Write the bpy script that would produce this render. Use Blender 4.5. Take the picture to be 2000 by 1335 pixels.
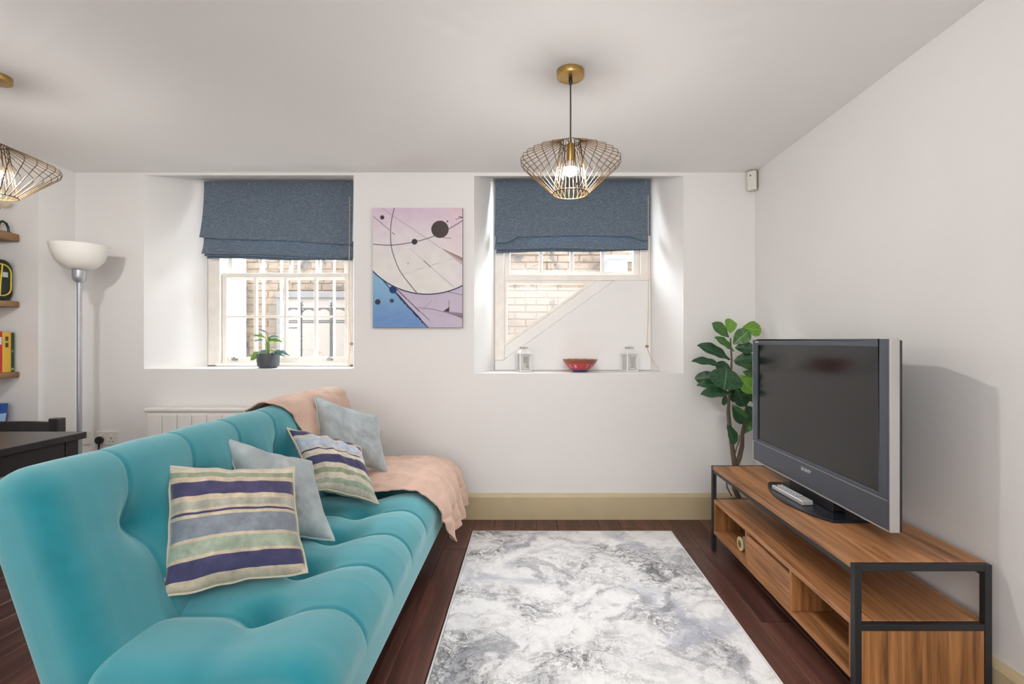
import bpy, bmesh, math, random
import numpy as np
from mathutils import Vector, Matrix, noise as mnoise

random.seed(7)
rng = np.random.default_rng(7)
for o in list(bpy.data.objects):
    bpy.data.objects.remove(o, do_unlink=True)
SC = bpy.context.scene
COL = SC.collection
PI = math.pi

# ------------------------------------------------------------------ camera, world, lights, exposure
FPX, CX, CY, CAMZ = 940.0, 1038.0, 664.0, 1.17      # focal length in px of the 2000 px frame, axis point, eye height
cam_d = bpy.data.cameras.new('camera')
cam_d.sensor_fit = 'HORIZONTAL'; cam_d.sensor_width = 36.0
cam_d.lens = FPX / 2000 * 36.0
cam_d.shift_x = (1000 - CX) / 2000
cam_d.shift_y = (CY - 667.5) / 2000
cam_d.clip_start = 0.02
cam = bpy.data.objects.new('camera', cam_d); COL.objects.link(cam)
cam.location = (0, 0, CAMZ); cam.rotation_euler = (PI / 2, 0, 0)
SC.camera = cam

world = bpy.data.worlds.new('sky'); SC.world = world; world.use_nodes = True
bg = world.node_tree.nodes['Background']
bg.inputs[0].default_value = (0.90, 0.95, 1.0, 1); bg.inputs[1].default_value = 19.0

def area_light(name, loc, rot, sx, sy, power, col=(1, 1, 1)):
    d = bpy.data.lights.new(name, 'AREA'); d.shape = 'RECTANGLE'; d.size = sx; d.size_y = sy
    d.energy = power; d.color = col
    o = bpy.data.objects.new(name, d); COL.objects.link(o); o.location = loc; o.rotation_euler = rot
    return o
# soft fill light added behind the camera; no window stands there
area_light('rear_fill', (-0.7, -2.45, 1.3), (PI / 2, 0, 0), 3.4, 1.8, 26, (1.0, 0.99, 0.98))

# upward fill light added behind the camera, brightens the room off the ceiling
area_light('ceiling_fill', (0.0, -1.15, 1.55), (PI, 0, 0), 1.0, 1.0, 44, (1.0, 0.99, 0.98))

SC.view_settings.view_transform = 'Standard'
SC.view_settings.look = 'None'
SC.view_settings.exposure = 0.80
SC.view_settings.gamma = 1.0
SC.view_settings.use_curve_mapping = False
SC.cycles.max_bounces = 10
SC.cycles.diffuse_bounces = 6
SC.cycles.transparent_max_bounces = 16
SC.cycles.sample_clamp_indirect = 6.0
SC.cycles.caustics_reflective = False
SC.cycles.caustics_refractive = False

# ------------------------------------------------------------------ helpers
def lin(c):
    c = c / 255.0
    return c / 12.92 if c <= 0.04045 else ((c + 0.055) / 1.055) ** 2.4
def rgb(r, g, b): return (lin(r), lin(g), lin(b), 1.0)

def at(px, py, Y):
    """world point seen at pixel (px, py) when it stands at depth Y"""
    return Vector(((px - CX) * Y / FPX, Y, CAMZ + (CY - py) * Y / FPX))
def ax(px, Y): return (px - CX) * Y / FPX
def az(py, Y): return CAMZ + (CY - py) * Y / FPX

def origin_of(o):
    v = Vector((0, 0, 0))
    while o is not None:
        v += Vector(o.location); o = o.parent
    return v

class MB:
    def __init__(s): s.v = []; s.f = []
    def box(s, x0, y0, z0, x1, y1, z1):
        x0, x1 = min(x0, x1), max(x0, x1); y0, y1 = min(y0, y1), max(y0, y1); z0, z1 = min(z0, z1), max(z0, z1)
        b = len(s.v)
        s.v += [(x0, y0, z0), (x1, y0, z0), (x1, y1, z0), (x0, y1, z0), (x0, y0, z1), (x1, y0, z1), (x1, y1, z1), (x0, y1, z1)]
        s.f += [tuple(b + i for i in q) for q in ((0, 3, 2, 1), (4, 5, 6, 7), (0, 1, 5, 4), (1, 2, 6, 5), (2, 3, 7, 6), (3, 0, 4, 7))]
        return s
    def prism(s, pts, axis, a0, a1):
        """polygon pts in the two other axes, extruded along axis from a0 to a1"""
        b = len(s.v); n = len(pts)
        def mk(p, a):
            if axis == 'y': return (p[0], a, p[1])
            if axis == 'z': return (p[0], p[1], a)
            return (a, p[0], p[1])
        s.v += [mk(p, a0) for p in pts] + [mk(p, a1) for p in pts]
        s.f.append(tuple(b + i for i in range(n))); s.f.append(tuple(b + n + i for i in reversed(range(n))))
        for i in range(n):
            j = (i + 1) % n
            s.f.append((b + i, b + n + i, b + n + j, b + j))
        return s
    def tube(s, pts, r, n=8, closed=False):
        pts = [Vector(p) for p in pts]; m = len(pts)
        rr = r if isinstance(r, (list, tuple)) else [r] * m
        b = len(s.v)
        T = []
        for i in range(m):
            if closed: t = pts[(i + 1) % m] - pts[(i - 1) % m]
            else: t = pts[min(i + 1, m - 1)] - pts[max(i - 1, 0)]
            T.append(t.normalized() if t.length > 1e-9 else Vector((0, 0, 1)))
        ref = Vector((0, 0, 1)) if abs(T[0].z) < 0.9 else Vector((1, 0, 0))
        N = (ref - T[0] * ref.dot(T[0])).normalized()
        for i in range(m):
            N = (N - T[i] * N.dot(T[i]))
            if N.length < 1e-6: N = T[i].orthogonal()
            N.normalize(); B = T[i].cross(N)
            for k in range(n):
                a = 2 * PI * k / n
                s.v.append(tuple(pts[i] + (N * math.cos(a) + B * math.sin(a)) * rr[i]))
        for i in range(m if closed else m - 1):
            j = (i + 1) % m
            for k in range(n):
                l = (k + 1) % n
                s.f.append((b + i * n + k, b + i * n + l, b + j * n + l, b + j * n + k))
        if not closed:
            s.f.append(tuple(b + k for k in reversed(range(n))))
            s.f.append(tuple(b + (m - 1) * n + k for k in range(n)))
        return s
    def lathe(s, prof, c=(0, 0, 0), n=32):
        """prof: list of (r, z)"""
        b = len(s.v); m = len(prof)
        for (r, z) in prof:
            for k in range(n):
                a = 2 * PI * k / n
                s.v.append((c[0] + r * math.cos(a), c[1] + r * math.sin(a), c[2] + z))
        for i in range(m - 1):
            for k in range(n):
                l = (k + 1) % n
                s.f.append((b + i * n + k, b + i * n + l, b + (i + 1) * n + l, b + (i + 1) * n + k))
        if prof[0][0] > 1e-5: s.f.append(tuple(b + k for k in reversed(range(n))))
        if prof[-1][0] > 1e-5: s.f.append(tuple(b + (m - 1) * n + k for k in range(n)))
        return s
    def grid(s, P, close_u=False):
        """P: array (nu, nv, 3)"""
        nu, nv = P.shape[:2]; b = len(s.v)
        s.v += [tuple(p) for p in P.reshape(-1, 3).tolist()]
        for i in range(nu if close_u else nu - 1):
            i2 = (i + 1) % nu
            for j in range(nv - 1):
                s.f.append((b + i * nv + j, b + i2 * nv + j, b + i2 * nv + j + 1, b + i * nv + j + 1))
        return s
    def mesh(s, name, org=(0, 0, 0), bevel=0.0, seg=2, smooth=False, fix=True, weld=0.0):
        me = bpy.data.meshes.new(name)
        o = Vector(org)
        me.from_pydata([tuple(Vector(p) - o) for p in s.v], [], s.f)
        bm = bmesh.new(); bm.from_mesh(me)
        if weld: bmesh.ops.remove_doubles(bm, verts=bm.verts, dist=weld)
        if fix: bmesh.ops.recalc_face_normals(bm, faces=bm.faces)
        if bevel > 0:
            ed = [e for e in bm.edges if len(e.link_faces) == 2 and e.calc_face_angle(0) > 0.6]
            bmesh.ops.bevel(bm, geom=ed, offset=bevel, segments=seg, profile=0.5, affect='EDGES', clamp_overlap=True)
        bm.to_mesh(me); bm.free()
        if smooth:
            me.polygons.foreach_set('use_smooth', [True] * len(me.polygons))
            try: me.set_sharp_from_angle(angle=math.radians(smooth if smooth is not True else 40))
            except Exception: pass
        me.update()
        return me
    def build(s, name, m, parent=None, bevel=0.0, seg=2, smooth=False, fix=True, weld=0.0, org=None):
        base = Vector(org) if org is not None else origin_of(parent)
        me = s.mesh(name, base, bevel, seg, smooth, fix, weld)
        ob = bpy.data.objects.new(name, me); COL.objects.link(ob)
        if parent is not None: ob.parent = parent
        elif org is not None: ob.location = base
        if m is not None: me.materials.append(m)
        return ob

def tag(o, label, cat, group=None):
    o['label'] = label; o['category'] = cat
    if group: o['group'] = group
    return o
def thing(name, loc, label, cat, group=None):
    o = bpy.data.objects.new(name, None); COL.objects.link(o); o.location = loc
    o.empty_display_size = 0.05
    return tag(o, label, cat, group)
def structure(o): o['kind'] = 'structure'; return o
def stuff(o): o['kind'] = 'stuff'; return o
def setting(name, loc=(0, 0, 0)):
    o = bpy.data.objects.new(name, None); COL.objects.link(o); o.location = loc
    return structure(o)
def inst(name, me, parent, loc, rotz=0.0, mtx=None):
    o = bpy.data.objects.new(name, me); COL.objects.link(o); o.parent = parent
    if mtx is not None: o.matrix_local = mtx
    else: o.location = loc; o.rotation_euler = (0, 0, rotz)
    return o
def copy_tree(o, parent=None):
    c = o.copy(); COL.objects.link(c); c.parent = parent
    for ch in list(o.children): copy_tree(ch, c)
    return c

# ------------------------------------------------------------------ materials
def principled(name):
    m = bpy.data.materials.new(name); m.use_nodes = True
    nt = m.node_tree; b = nt.nodes['Principled BSDF']
    return m, nt, b
def nd(nt, typ, **kw):
    n = nt.nodes.new(typ)
    for k, v in kw.items(): setattr(n, k, v)
    return n
def ramp(nt, stops, interp='LINEAR'):
    r = nt.nodes.new('ShaderNodeValToRGB'); cr = r.color_ramp; cr.interpolation = interp
    while len(cr.elements) > 1: cr.elements.remove(cr.elements[-1])
    cr.elements[0].position = stops[0][0]; cr.elements[0].color = stops[0][1]
    for p, c in stops[1:]:
        e = cr.elements.new(p); e.color = c
    return r
def coords(nt, scale=(1, 1, 1), kind='Object', rot=(0, 0, 0), loc=(0, 0, 0)):
    tc = nd(nt, 'ShaderNodeTexCoord'); mp = nd(nt, 'ShaderNodeMapping')
    mp.inputs['Scale'].default_value = scale; mp.inputs['Rotation'].default_value = rot; mp.inputs['Location'].default_value = loc
    nt.links.new(tc.outputs[kind], mp.inputs['Vector'])
    return mp.outputs['Vector']
def noise_tex(nt, vec, scale, detail=4, rough=0.5, dist=0.0):
    n = nd(nt, 'ShaderNodeTexNoise'); n.inputs['Scale'].default_value = scale
    n.inputs['Detail'].default_value = detail; n.inputs['Roughness'].default_value = rough; n.inputs['Distortion'].default_value = dist
    if vec is not None: nt.links.new(vec, n.inputs['Vector'])
    return n
def bump(nt, b, height, strength=0.2, dist=0.01):
    n = nd(nt, 'ShaderNodeBump'); n.inputs['Strength'].default_value = strength; n.inputs['Distance'].default_value = dist
    nt.links.new(height, n.inputs['Height']); nt.links.new(n.outputs['Normal'], b.inputs['Normal'])
def mixc(nt, fac, a, b_, mode='MIX'):
    n = nd(nt, 'ShaderNodeMix', data_type='RGBA', blend_type=mode)
    for sock, v in ((n.inputs[0], fac), (n.inputs[6], a), (n.inputs[7], b_)):
        if hasattr(v, 'links'): nt.links.new(v, sock)
        else: sock.default_value = v
    return n.outputs[2]
def simple(name, col, rough=0.5, metal=0.0, var=0.0, vscale=8.0, bmp=0.0, bscale=80.0, spec=None, coat=0.0, sheen=0.0):
    m, nt, b = principled(name)
    b.inputs['Roughness'].default_value = rough; b.inputs['Metallic'].default_value = metal
    if spec is not None: b.inputs['Specular IOR Level'].default_value = spec
    if coat: b.inputs['Coat Weight'].default_value = coat; b.inputs['Coat Roughness'].default_value = 0.15
    if sheen: b.inputs['Sheen Weight'].default_value = sheen; b.inputs['Sheen Roughness'].default_value = 0.4
    v = coords(nt)
    n = noise_tex(nt, v, vscale, 4)
    lo = tuple(c * (1 - var) for c in col[:3]) + (1,); hi = tuple(min(1, c * (1 + var)) for c in col[:3]) + (1,)
    r = ramp(nt, [(0.3, lo), (0.7, hi)]); nt.links.new(n.outputs['Fac'], r.inputs['Fac'])
    nt.links.new(r.outputs['Color'], b.inputs['Base Color'])
    if bmp:
        n2 = noise_tex(nt, v, bscale, 3); bump(nt, b, n2.outputs['Fac'], bmp, 0.004)
    return m
def emission(name, col, strength):
    m = bpy.data.materials.new(name); m.use_nodes = True; nt = m.node_tree
    nt.nodes.clear(); e = nd(nt, 'ShaderNodeEmission'); o = nd(nt, 'ShaderNodeOutputMaterial')
    e.inputs[0].default_value = col; e.inputs[1].default_value = strength
    nt.links.new(e.outputs[0], o.inputs[0]); return m
def glass_pane(name, gloss=0.07, tint=(1, 1, 1, 1)):
    m = bpy.data.materials.new(name); m.use_nodes = True; nt = m.node_tree
    nt.nodes.clear(); t = nd(nt, 'ShaderNodeBsdfTransparent'); g = nd(nt, 'ShaderNodeBsdfGlossy'); mx = nd(nt, 'ShaderNodeMixShader')
    o = nd(nt, 'ShaderNodeOutputMaterial'); t.inputs[0].default_value = tint; g.inputs['Roughness'].default_value = 0.02
    mx.inputs[0].default_value = gloss
    nt.links.new(t.outputs[0], mx.inputs[1]); nt.links.new(g.outputs[0], mx.inputs[2]); nt.links.new(mx.outputs[0], o.inputs[0]); return m
def wood(name, grain, c_dark, c_mid, c_light, strip=0.1, rough=0.5, acr=22.0, along=1.6, strip_amt=0.35):
    """grain: axis the fibres follow"""
    m, nt, b = principled(name); b.inputs['Roughness'].default_value = rough
    sc = [acr] * 3; gi = 'xyz'.index(grain); sc[gi] = along
    v = coords(nt, tuple(sc))
    n = noise_tex(nt, v, 1.0, 7, 0.62, 0.6)
    r = ramp(nt, [(0.30, c_dark), (0.5, c_mid), (0.68, c_light)]); nt.links.new(n.outputs['Fac'], r.inputs['Fac'])
    # strips of different tone side by side
    tc = nd(nt, 'ShaderNodeTexCoord'); sp = nd(nt, 'ShaderNodeSeparateXYZ'); nt.links.new(tc.outputs['Object'], sp.inputs[0])
    other = [i for i in range(3) if i != gi]
    comb = nd(nt, 'ShaderNodeCombineXYZ')
    for k, i in enumerate(other):
        d = nd(nt, 'ShaderNodeMath', operation='DIVIDE'); d.inputs[1].default_value = strip; nt.links.new(sp.outputs[i], d.inputs[0])
        fl = nd(nt, 'ShaderNodeMath', operation='FLOOR'); nt.links.new(d.outputs[0], fl.inputs[0])
        nt.links.new(fl.outputs[0], comb.inputs[k])
    wn = nd(nt, 'ShaderNodeTexWhiteNoise', noise_dimensions='3D'); nt.links.new(comb.outputs[0], wn.inputs['Vector'])
    g = ramp(nt, [(0, (1 - strip_amt,) * 3 + (1,)), (1, (1 + strip_amt * 0.35,) * 3 + (1,))]); nt.links.new(wn.outputs['Value'], g.inputs['Fac'])
    out = mixc(nt, 1.0, r.outputs['Color'], g.outputs['Color'], 'MULTIPLY')
    nt.links.new(out, b.inputs['Base Color'])
    bump(nt, b, n.outputs['Fac'], 0.12, 0.002)
    return m
def uvmap_sep(nt):
    u = nd(nt, 'ShaderNodeUVMap'); s = nd(nt, 'ShaderNodeSeparateXYZ'); nt.links.new(u.outputs[0], s.inputs[0]); return u.outputs[0], s
def attr_mat(name, rough=0.6, bmp=0.1, spec=0.3):
    m, nt, b = principled(name); b.inputs['Roughness'].default_value = rough; b.inputs['Specular IOR Level'].default_value = spec
    a = nd(nt, 'ShaderNodeVertexColor'); a.layer_name = 'print'
    nt.links.new(a.outputs['Color'], b.inputs['Base Color'])
    n = noise_tex(nt, coords(nt), 260, 2); bump(nt, b, n.outputs['Fac'], bmp, 0.001)
    return m

M = {}
def wall_paint(name, col):
    m, nt, b = principled(name); b.inputs['Roughness'].default_value = 0.62; b.inputs['Specular IOR Level'].default_value = 0.25
    v = coords(nt); n = noise_tex(nt, v, 1.3, 3)
    r = ramp(nt, [(0.3, tuple(c * 0.975 for c in col[:3]) + (1,)), (0.7, col)]); nt.links.new(n.outputs['Fac'], r.inputs['Fac'])
    nt.links.new(r.outputs['Color'], b.inputs['Base Color'])
    n2 = noise_tex(nt, v, 45, 4); bump(nt, b, n2.outputs['Fac'], 0.06, 0.004)
    return m
M['wall'] = wall_paint('wall_paint', (0.82, 0.81, 0.80, 1))
M['ceiling'] = wall_paint('ceiling_paint', (0.86, 0.85, 0.84, 1))
M['skirting'] = simple('cream_skirting_paint', rgb(196, 180, 146), 0.4, var=0.04)
M['frame'] = simple('cream_window_paint', rgb(246, 241, 232), 0.45, var=0.05, vscale=14, bmp=0.08)
M['white_gloss'] = simple('white_gloss', rgb(238, 236, 232), 0.35, var=0.02)
M['panel_white'] = simple('white_panel_paint', rgb(240, 240, 240), 0.6, var=0.01)
M['glass'] = glass_pane('window_glass')
M['black_metal'] = simple('black_powder_coat', rgb(34, 35, 38), 0.45, var=0.1, bmp=0.05, bscale=300)
M['brass'] = simple('brushed_brass', rgb(178, 146, 88), 0.32, 0.9, var=0.1, vscale=40)
M['brass_wire'] = simple('brass_wire', rgb(92, 70, 42), 0.45, 0.6, var=0.1, vscale=40)
M['cord_dark'] = simple('dark_flex', rgb(58, 50, 46), 0.7, var=0.1)
M['bulb'] = emission('bulb_glow', (1.0, 0.962, 0.915, 1), 540)
M['silver'] = simple('silver_plastic', rgb(188, 186, 184), 0.38, 0.35, var=0.03)
M['pole_grey'] = simple('grey_pole', rgb(172, 174, 180), 0.35, 0.5, var=0.03)
M['shade_white'] = simple('opal_shade', rgb(238, 236, 230), 0.3, var=0.01)
M['table_black'] = simple('black_brown_table', rgb(46, 44, 45), 0.32, var=0.15, vscale=20)
M['plastic_white'] = simple('white_plastic', rgb(226, 223, 214), 0.4, var=0.02)
M['plastic_black'] = simple('black_plastic', rgb(24, 24, 26), 0.4, var=0.1)
M['plastic_grey'] = simple('grey_plastic', rgb(150, 146, 136), 0.5, var=0.04)
M['radiator'] = simple('radiator_enamel', rgb(232, 230, 226), 0.4, var=0.015)
M['tv_bezel'] = simple('blue_grey_bezel', rgb(76, 83, 94), 0.3, 0.25, var=0.04)
M['tv_screen'] = simple('matte_screen', rgb(8, 8, 8), 0.13, var=0.02, spec=0.62)
M['tv_base'] = simple('tv_base_gloss', rgb(30, 34, 42), 0.22, var=0.05)
M['print_white'] = simple('white_print', rgb(225, 226, 230), 0.4, var=0.01)
M['trunk'] = simple('grey_brown_bark', rgb(96, 82, 70), 0.85, var=0.25, vscale=40, bmp=0.5, bscale=60)
M['pot_grey'] = simple('slate_pot', rgb(78, 82, 88), 0.5, var=0.06, vscale=20)
M['soil'] = simple('potting_soil', rgb(48, 36, 28), 0.95, var=0.3, vscale=60, bmp=0.8, bscale=120)
M['oak_shelf'] = wood('shelf_wood', 'y', rgb(92, 66, 44), rgb(140, 106, 72), rgb(176, 138, 96), 0.5, 0.55)
M['stand_y'] = wood('walnut_lengthwise', 'y', rgb(112, 72, 44), rgb(166, 114, 72), rgb(196, 144, 98), 0.075, 0.4, acr=46.0, along=2.2, strip_amt=.22)
M['stand_z'] = wood('walnut_upright', 'z', rgb(104, 68, 40), rgb(158, 108, 64), rgb(188, 136, 86), 0.09, 0.42, acr=46.0, along=2.2, strip_amt=.16)
M['velcro_tape'] = simple('cream_tape', rgb(220, 206, 160), 0.5, var=0.05)
M['cord_cream'] = simple('cream_cord', rgb(214, 188, 152), 0.8, var=0.08)
M['lantern'] = simple('white_lantern_metal', rgb(236, 236, 234), 0.4, var=0.02)
M['ext_white'] = simple('white_masonry_paint', rgb(240, 240, 236), 0.8, var=0.03)
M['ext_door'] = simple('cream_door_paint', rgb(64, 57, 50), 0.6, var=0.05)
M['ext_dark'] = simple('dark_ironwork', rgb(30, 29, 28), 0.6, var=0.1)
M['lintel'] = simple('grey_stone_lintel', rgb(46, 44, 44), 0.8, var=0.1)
M['paving'] = simple('grey_paving', rgb(170, 166, 158), 0.9, var=0.1)
M['bar_white'] = simple('white_bar_paint', rgb(240, 238, 236), 0.5, var=0.02)

def plank_mat():
    m, nt, b = principled('dark_stained_board')
    v = coords(nt, (26, 1.4, 10)); n = noise_tex(nt, v, 1.0, 7, 0.6, 0.7)
    oi = nd(nt, 'ShaderNodeObjectInfo')
    r = ramp(nt, [(0.28, rgb(54, 34, 29)), (0.5, rgb(88, 56, 48)), (0.72, rgb(114, 76, 65))]); nt.links.new(n.outputs['Fac'], r.inputs['Fac'])
    g = ramp(nt, [(0, (0.78, 0.74, 0.74, 1)), (1, (1.16, 1.12, 1.1, 1))]); nt.links.new(oi.outputs['Random'], g.inputs['Fac'])
    nt.links.new(mixc(nt, 1.0, r.outputs['Color'], g.outputs['Color'], 'MULTIPLY'), b.inputs['Base Color'])
    b.inputs['Roughness'].default_value = 0.36
    bump(nt, b, n.outputs['Fac'], 0.1, 0.002)
    return m
M['plank'] = plank_mat()

def velvet(name, base, edge, rough=0.75, sheen=0.6, nap=0.16, pile=None):
    m, nt, b = principled(name); b.inputs['Roughness'].default_value = rough
    b.inputs['Sheen Weight'].default_value = sheen; b.inputs['Sheen Roughness'].default_value = 0.35; b.inputs['Sheen Tint'].default_value = edge
    b.inputs['Specular IOR Level'].default_value = 0.15
    v = coords(nt, (3, 2, 3)); n = noise_tex(nt, v, 2.2, 5, 0.6, 0.8)
    r = ramp(nt, [(0.3, tuple(c * (1 - nap) for c in base[:3]) + (1,)), (0.7, tuple(c * (1 + nap) for c in base[:3]) + (1,))])
    nt.links.new(n.outputs['Fac'], r.inputs['Fac'])
    if pile is None: nt.links.new(r.outputs['Color'], b.inputs['Base Color'])
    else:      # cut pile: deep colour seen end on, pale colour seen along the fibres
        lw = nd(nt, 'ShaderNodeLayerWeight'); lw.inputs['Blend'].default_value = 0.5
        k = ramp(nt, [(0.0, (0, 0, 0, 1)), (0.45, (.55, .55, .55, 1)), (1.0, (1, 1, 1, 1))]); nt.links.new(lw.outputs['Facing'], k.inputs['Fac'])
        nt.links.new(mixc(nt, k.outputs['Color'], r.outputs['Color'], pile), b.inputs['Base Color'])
    n2 = noise_tex(nt, coords(nt), 420, 2); bump(nt, b, n2.outputs['Fac'], 0.05, 0.001)
    return m
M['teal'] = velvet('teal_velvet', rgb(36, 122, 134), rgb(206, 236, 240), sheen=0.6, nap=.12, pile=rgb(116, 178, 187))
M['pale'] = velvet('pale_blue_velvet', rgb(170, 179, 182), rgb(230, 238, 240), sheen=0.35, nap=0.26)
M['pink'] = velvet('dusty_pink_fleece', rgb(204, 174, 156), rgb(244, 226, 216), sheen=0.5, nap=0.10)
M['pale_piping'] = simple('pale_piping', rgb(176, 190, 190), 0.8, var=0.05)

STRIPES = [(0.0, 'c'), (0.06, 'g'), (0.11, 't'), (0.16, 'n'), (0.285, 't'), (0.33, 'p'), (0.395, 't'), (0.42, 'n'), (0.44, 't'),
           (0.465, 's'), (0.63, 't'), (0.66, 'g2'), (0.765, 't'), (0.79, 'n'), (0.92, 't')]
STRIPES2 = [(0.0, 'c'), (0.05, 'n'), (0.16, 'c'), (0.22, 's2'), (0.40, 'c'), (0.43, 'n'), (0.455, 'c'), (0.55, 'n'), (0.68, 'c'),
            (0.75, 'g'), (0.81, 'c'), (0.88, 'g2'), (0.94, 'c')]
SCOL = dict(c=rgb(206, 198, 178), g=rgb(146, 156, 130), t=rgb(200, 184, 160), n=rgb(64, 62, 98), p=rgb(164, 166, 152), s=rgb(126, 134, 144),
            g2=rgb(160, 172, 152), s2=rgb(180, 190, 204))  # s2: the slate stripe with brighter light put into its colour
def stripe_mat(name, stops):
    m, nt, b = principled(name); b.inputs['Roughness'].default_value = 0.75
    b.inputs['Sheen Weight'].default_value = 0.35; b.inputs['Sheen Roughness'].default_value = 0.4
    uv, sp = uvmap_sep(nt)
    wob = noise_tex(nt, uv, 4, 2); w = nd(nt, 'ShaderNodeMath', operation='MULTIPLY_ADD'); w.inputs[1].default_value = 0.016; w.inputs[2].default_value = -0.008
    nt.links.new(wob.outputs['Fac'], w.inputs[0])
    ad = nd(nt, 'ShaderNodeMath', operation='ADD'); nt.links.new(sp.outputs[1], ad.inputs[0]); nt.links.new(w.outputs[0], ad.inputs[1])
    r = ramp(nt, [(p, SCOL[k]) for p, k in stops], 'CONSTANT'); nt.links.new(ad.outputs[0], r.inputs['Fac'])
    n = noise_tex(nt, uv, 9, 6, 0.65); g = ramp(nt, [(0.3, (0.66, 0.66, 0.68, 1)), (0.7, (1.2, 1.2, 1.2, 1))]); nt.links.new(n.outputs['Fac'], g.inputs['Fac'])
    nt.links.new(mixc(nt, 1.0, r.outputs['Color'], g.outputs['Color'], 'MULTIPLY'), b.inputs['Base Color'])
    n2 = noise_tex(nt, uv, 140, 2); bump(nt, b, n2.outputs['Fac'], 0.15, 0.002)
    return m
M['stripe_a'] = stripe_mat('navy_cream_stripe', STRIPES)
M['stripe_b'] = stripe_mat('navy_cream_stripe_lit', STRIPES2)  # same fabric as stripe_a, its brighter lighting put into paler colours

def blind_mat():
    m, nt, b = principled('denim_blue_weave'); b.inputs['Roughness'].default_value = 0.9; b.inputs['Specular IOR Level'].default_value = 0.1
    n = noise_tex(nt, coords(nt, (20, 20, 260)), 2.0, 4, 0.7); n2 = noise_tex(nt, coords(nt, (320, 60, 60)), 1.8, 3, 0.7)
    a = nd(nt, 'ShaderNodeMath', operation='ADD'); nt.links.new(n.outputs['Fac'], a.inputs[0]); nt.links.new(n2.outputs['Fac'], a.inputs[1])
    h = nd(nt, 'ShaderNodeMath', operation='MULTIPLY'); h.inputs[1].default_value = 0.5; nt.links.new(a.outputs[0], h.inputs[0])
    r = ramp(nt, [(0.34, rgb(66, 76, 90)), (0.48, rgb(98, 111, 126)), (0.58, rgb(128, 141, 153)), (0.68, rgb(184, 192, 198))]); nt.links.new(h.outputs[0], r.inputs['Fac'])
    nt.links.new(r.outputs['Color'], b.inputs['Base Color']); bump(nt, b, h.outputs[0], 0.25, 0.002)
    return m
M['blind'] = blind_mat()

def brick_mat(name, base, pale, stain):
    m, nt, b = principled(name); b.inputs['Roughness'].default_value = 0.9
    g = nd(nt, 'ShaderNodeNewGeometry')
    n = noise_tex(nt, g.outputs['Position'], 3.2, 5, 0.6, 0.4)
    r = ramp(nt, [(0.35, base), (0.62, pale)]); nt.links.new(n.outputs['Fac'], r.inputs['Fac'])
    n2 = noise_tex(nt, g.outputs['Position'], 7.5, 8, 0.72, 0.9)
    k = ramp(nt, [(0.54, (0, 0, 0, 1)), (0.63, (1, 1, 1, 1))]); nt.links.new(n2.outputs['Fac'], k.inputs['Fac'])
    nt.links.new(mixc(nt, k.outputs['Color'], r.outputs['Color'], stain), b.inputs['Base Color'])
    n3 = noise_tex(nt, g.outputs['Position'], 40, 5); bump(nt, b, n3.outputs['Fac'], 0.5, 0.01)
    return m
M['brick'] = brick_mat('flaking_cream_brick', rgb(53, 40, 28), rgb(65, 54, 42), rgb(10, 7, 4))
M['mortar'] = simple('pale_mortar', rgb(58, 50, 41), 0.95, var=0.1)

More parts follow.
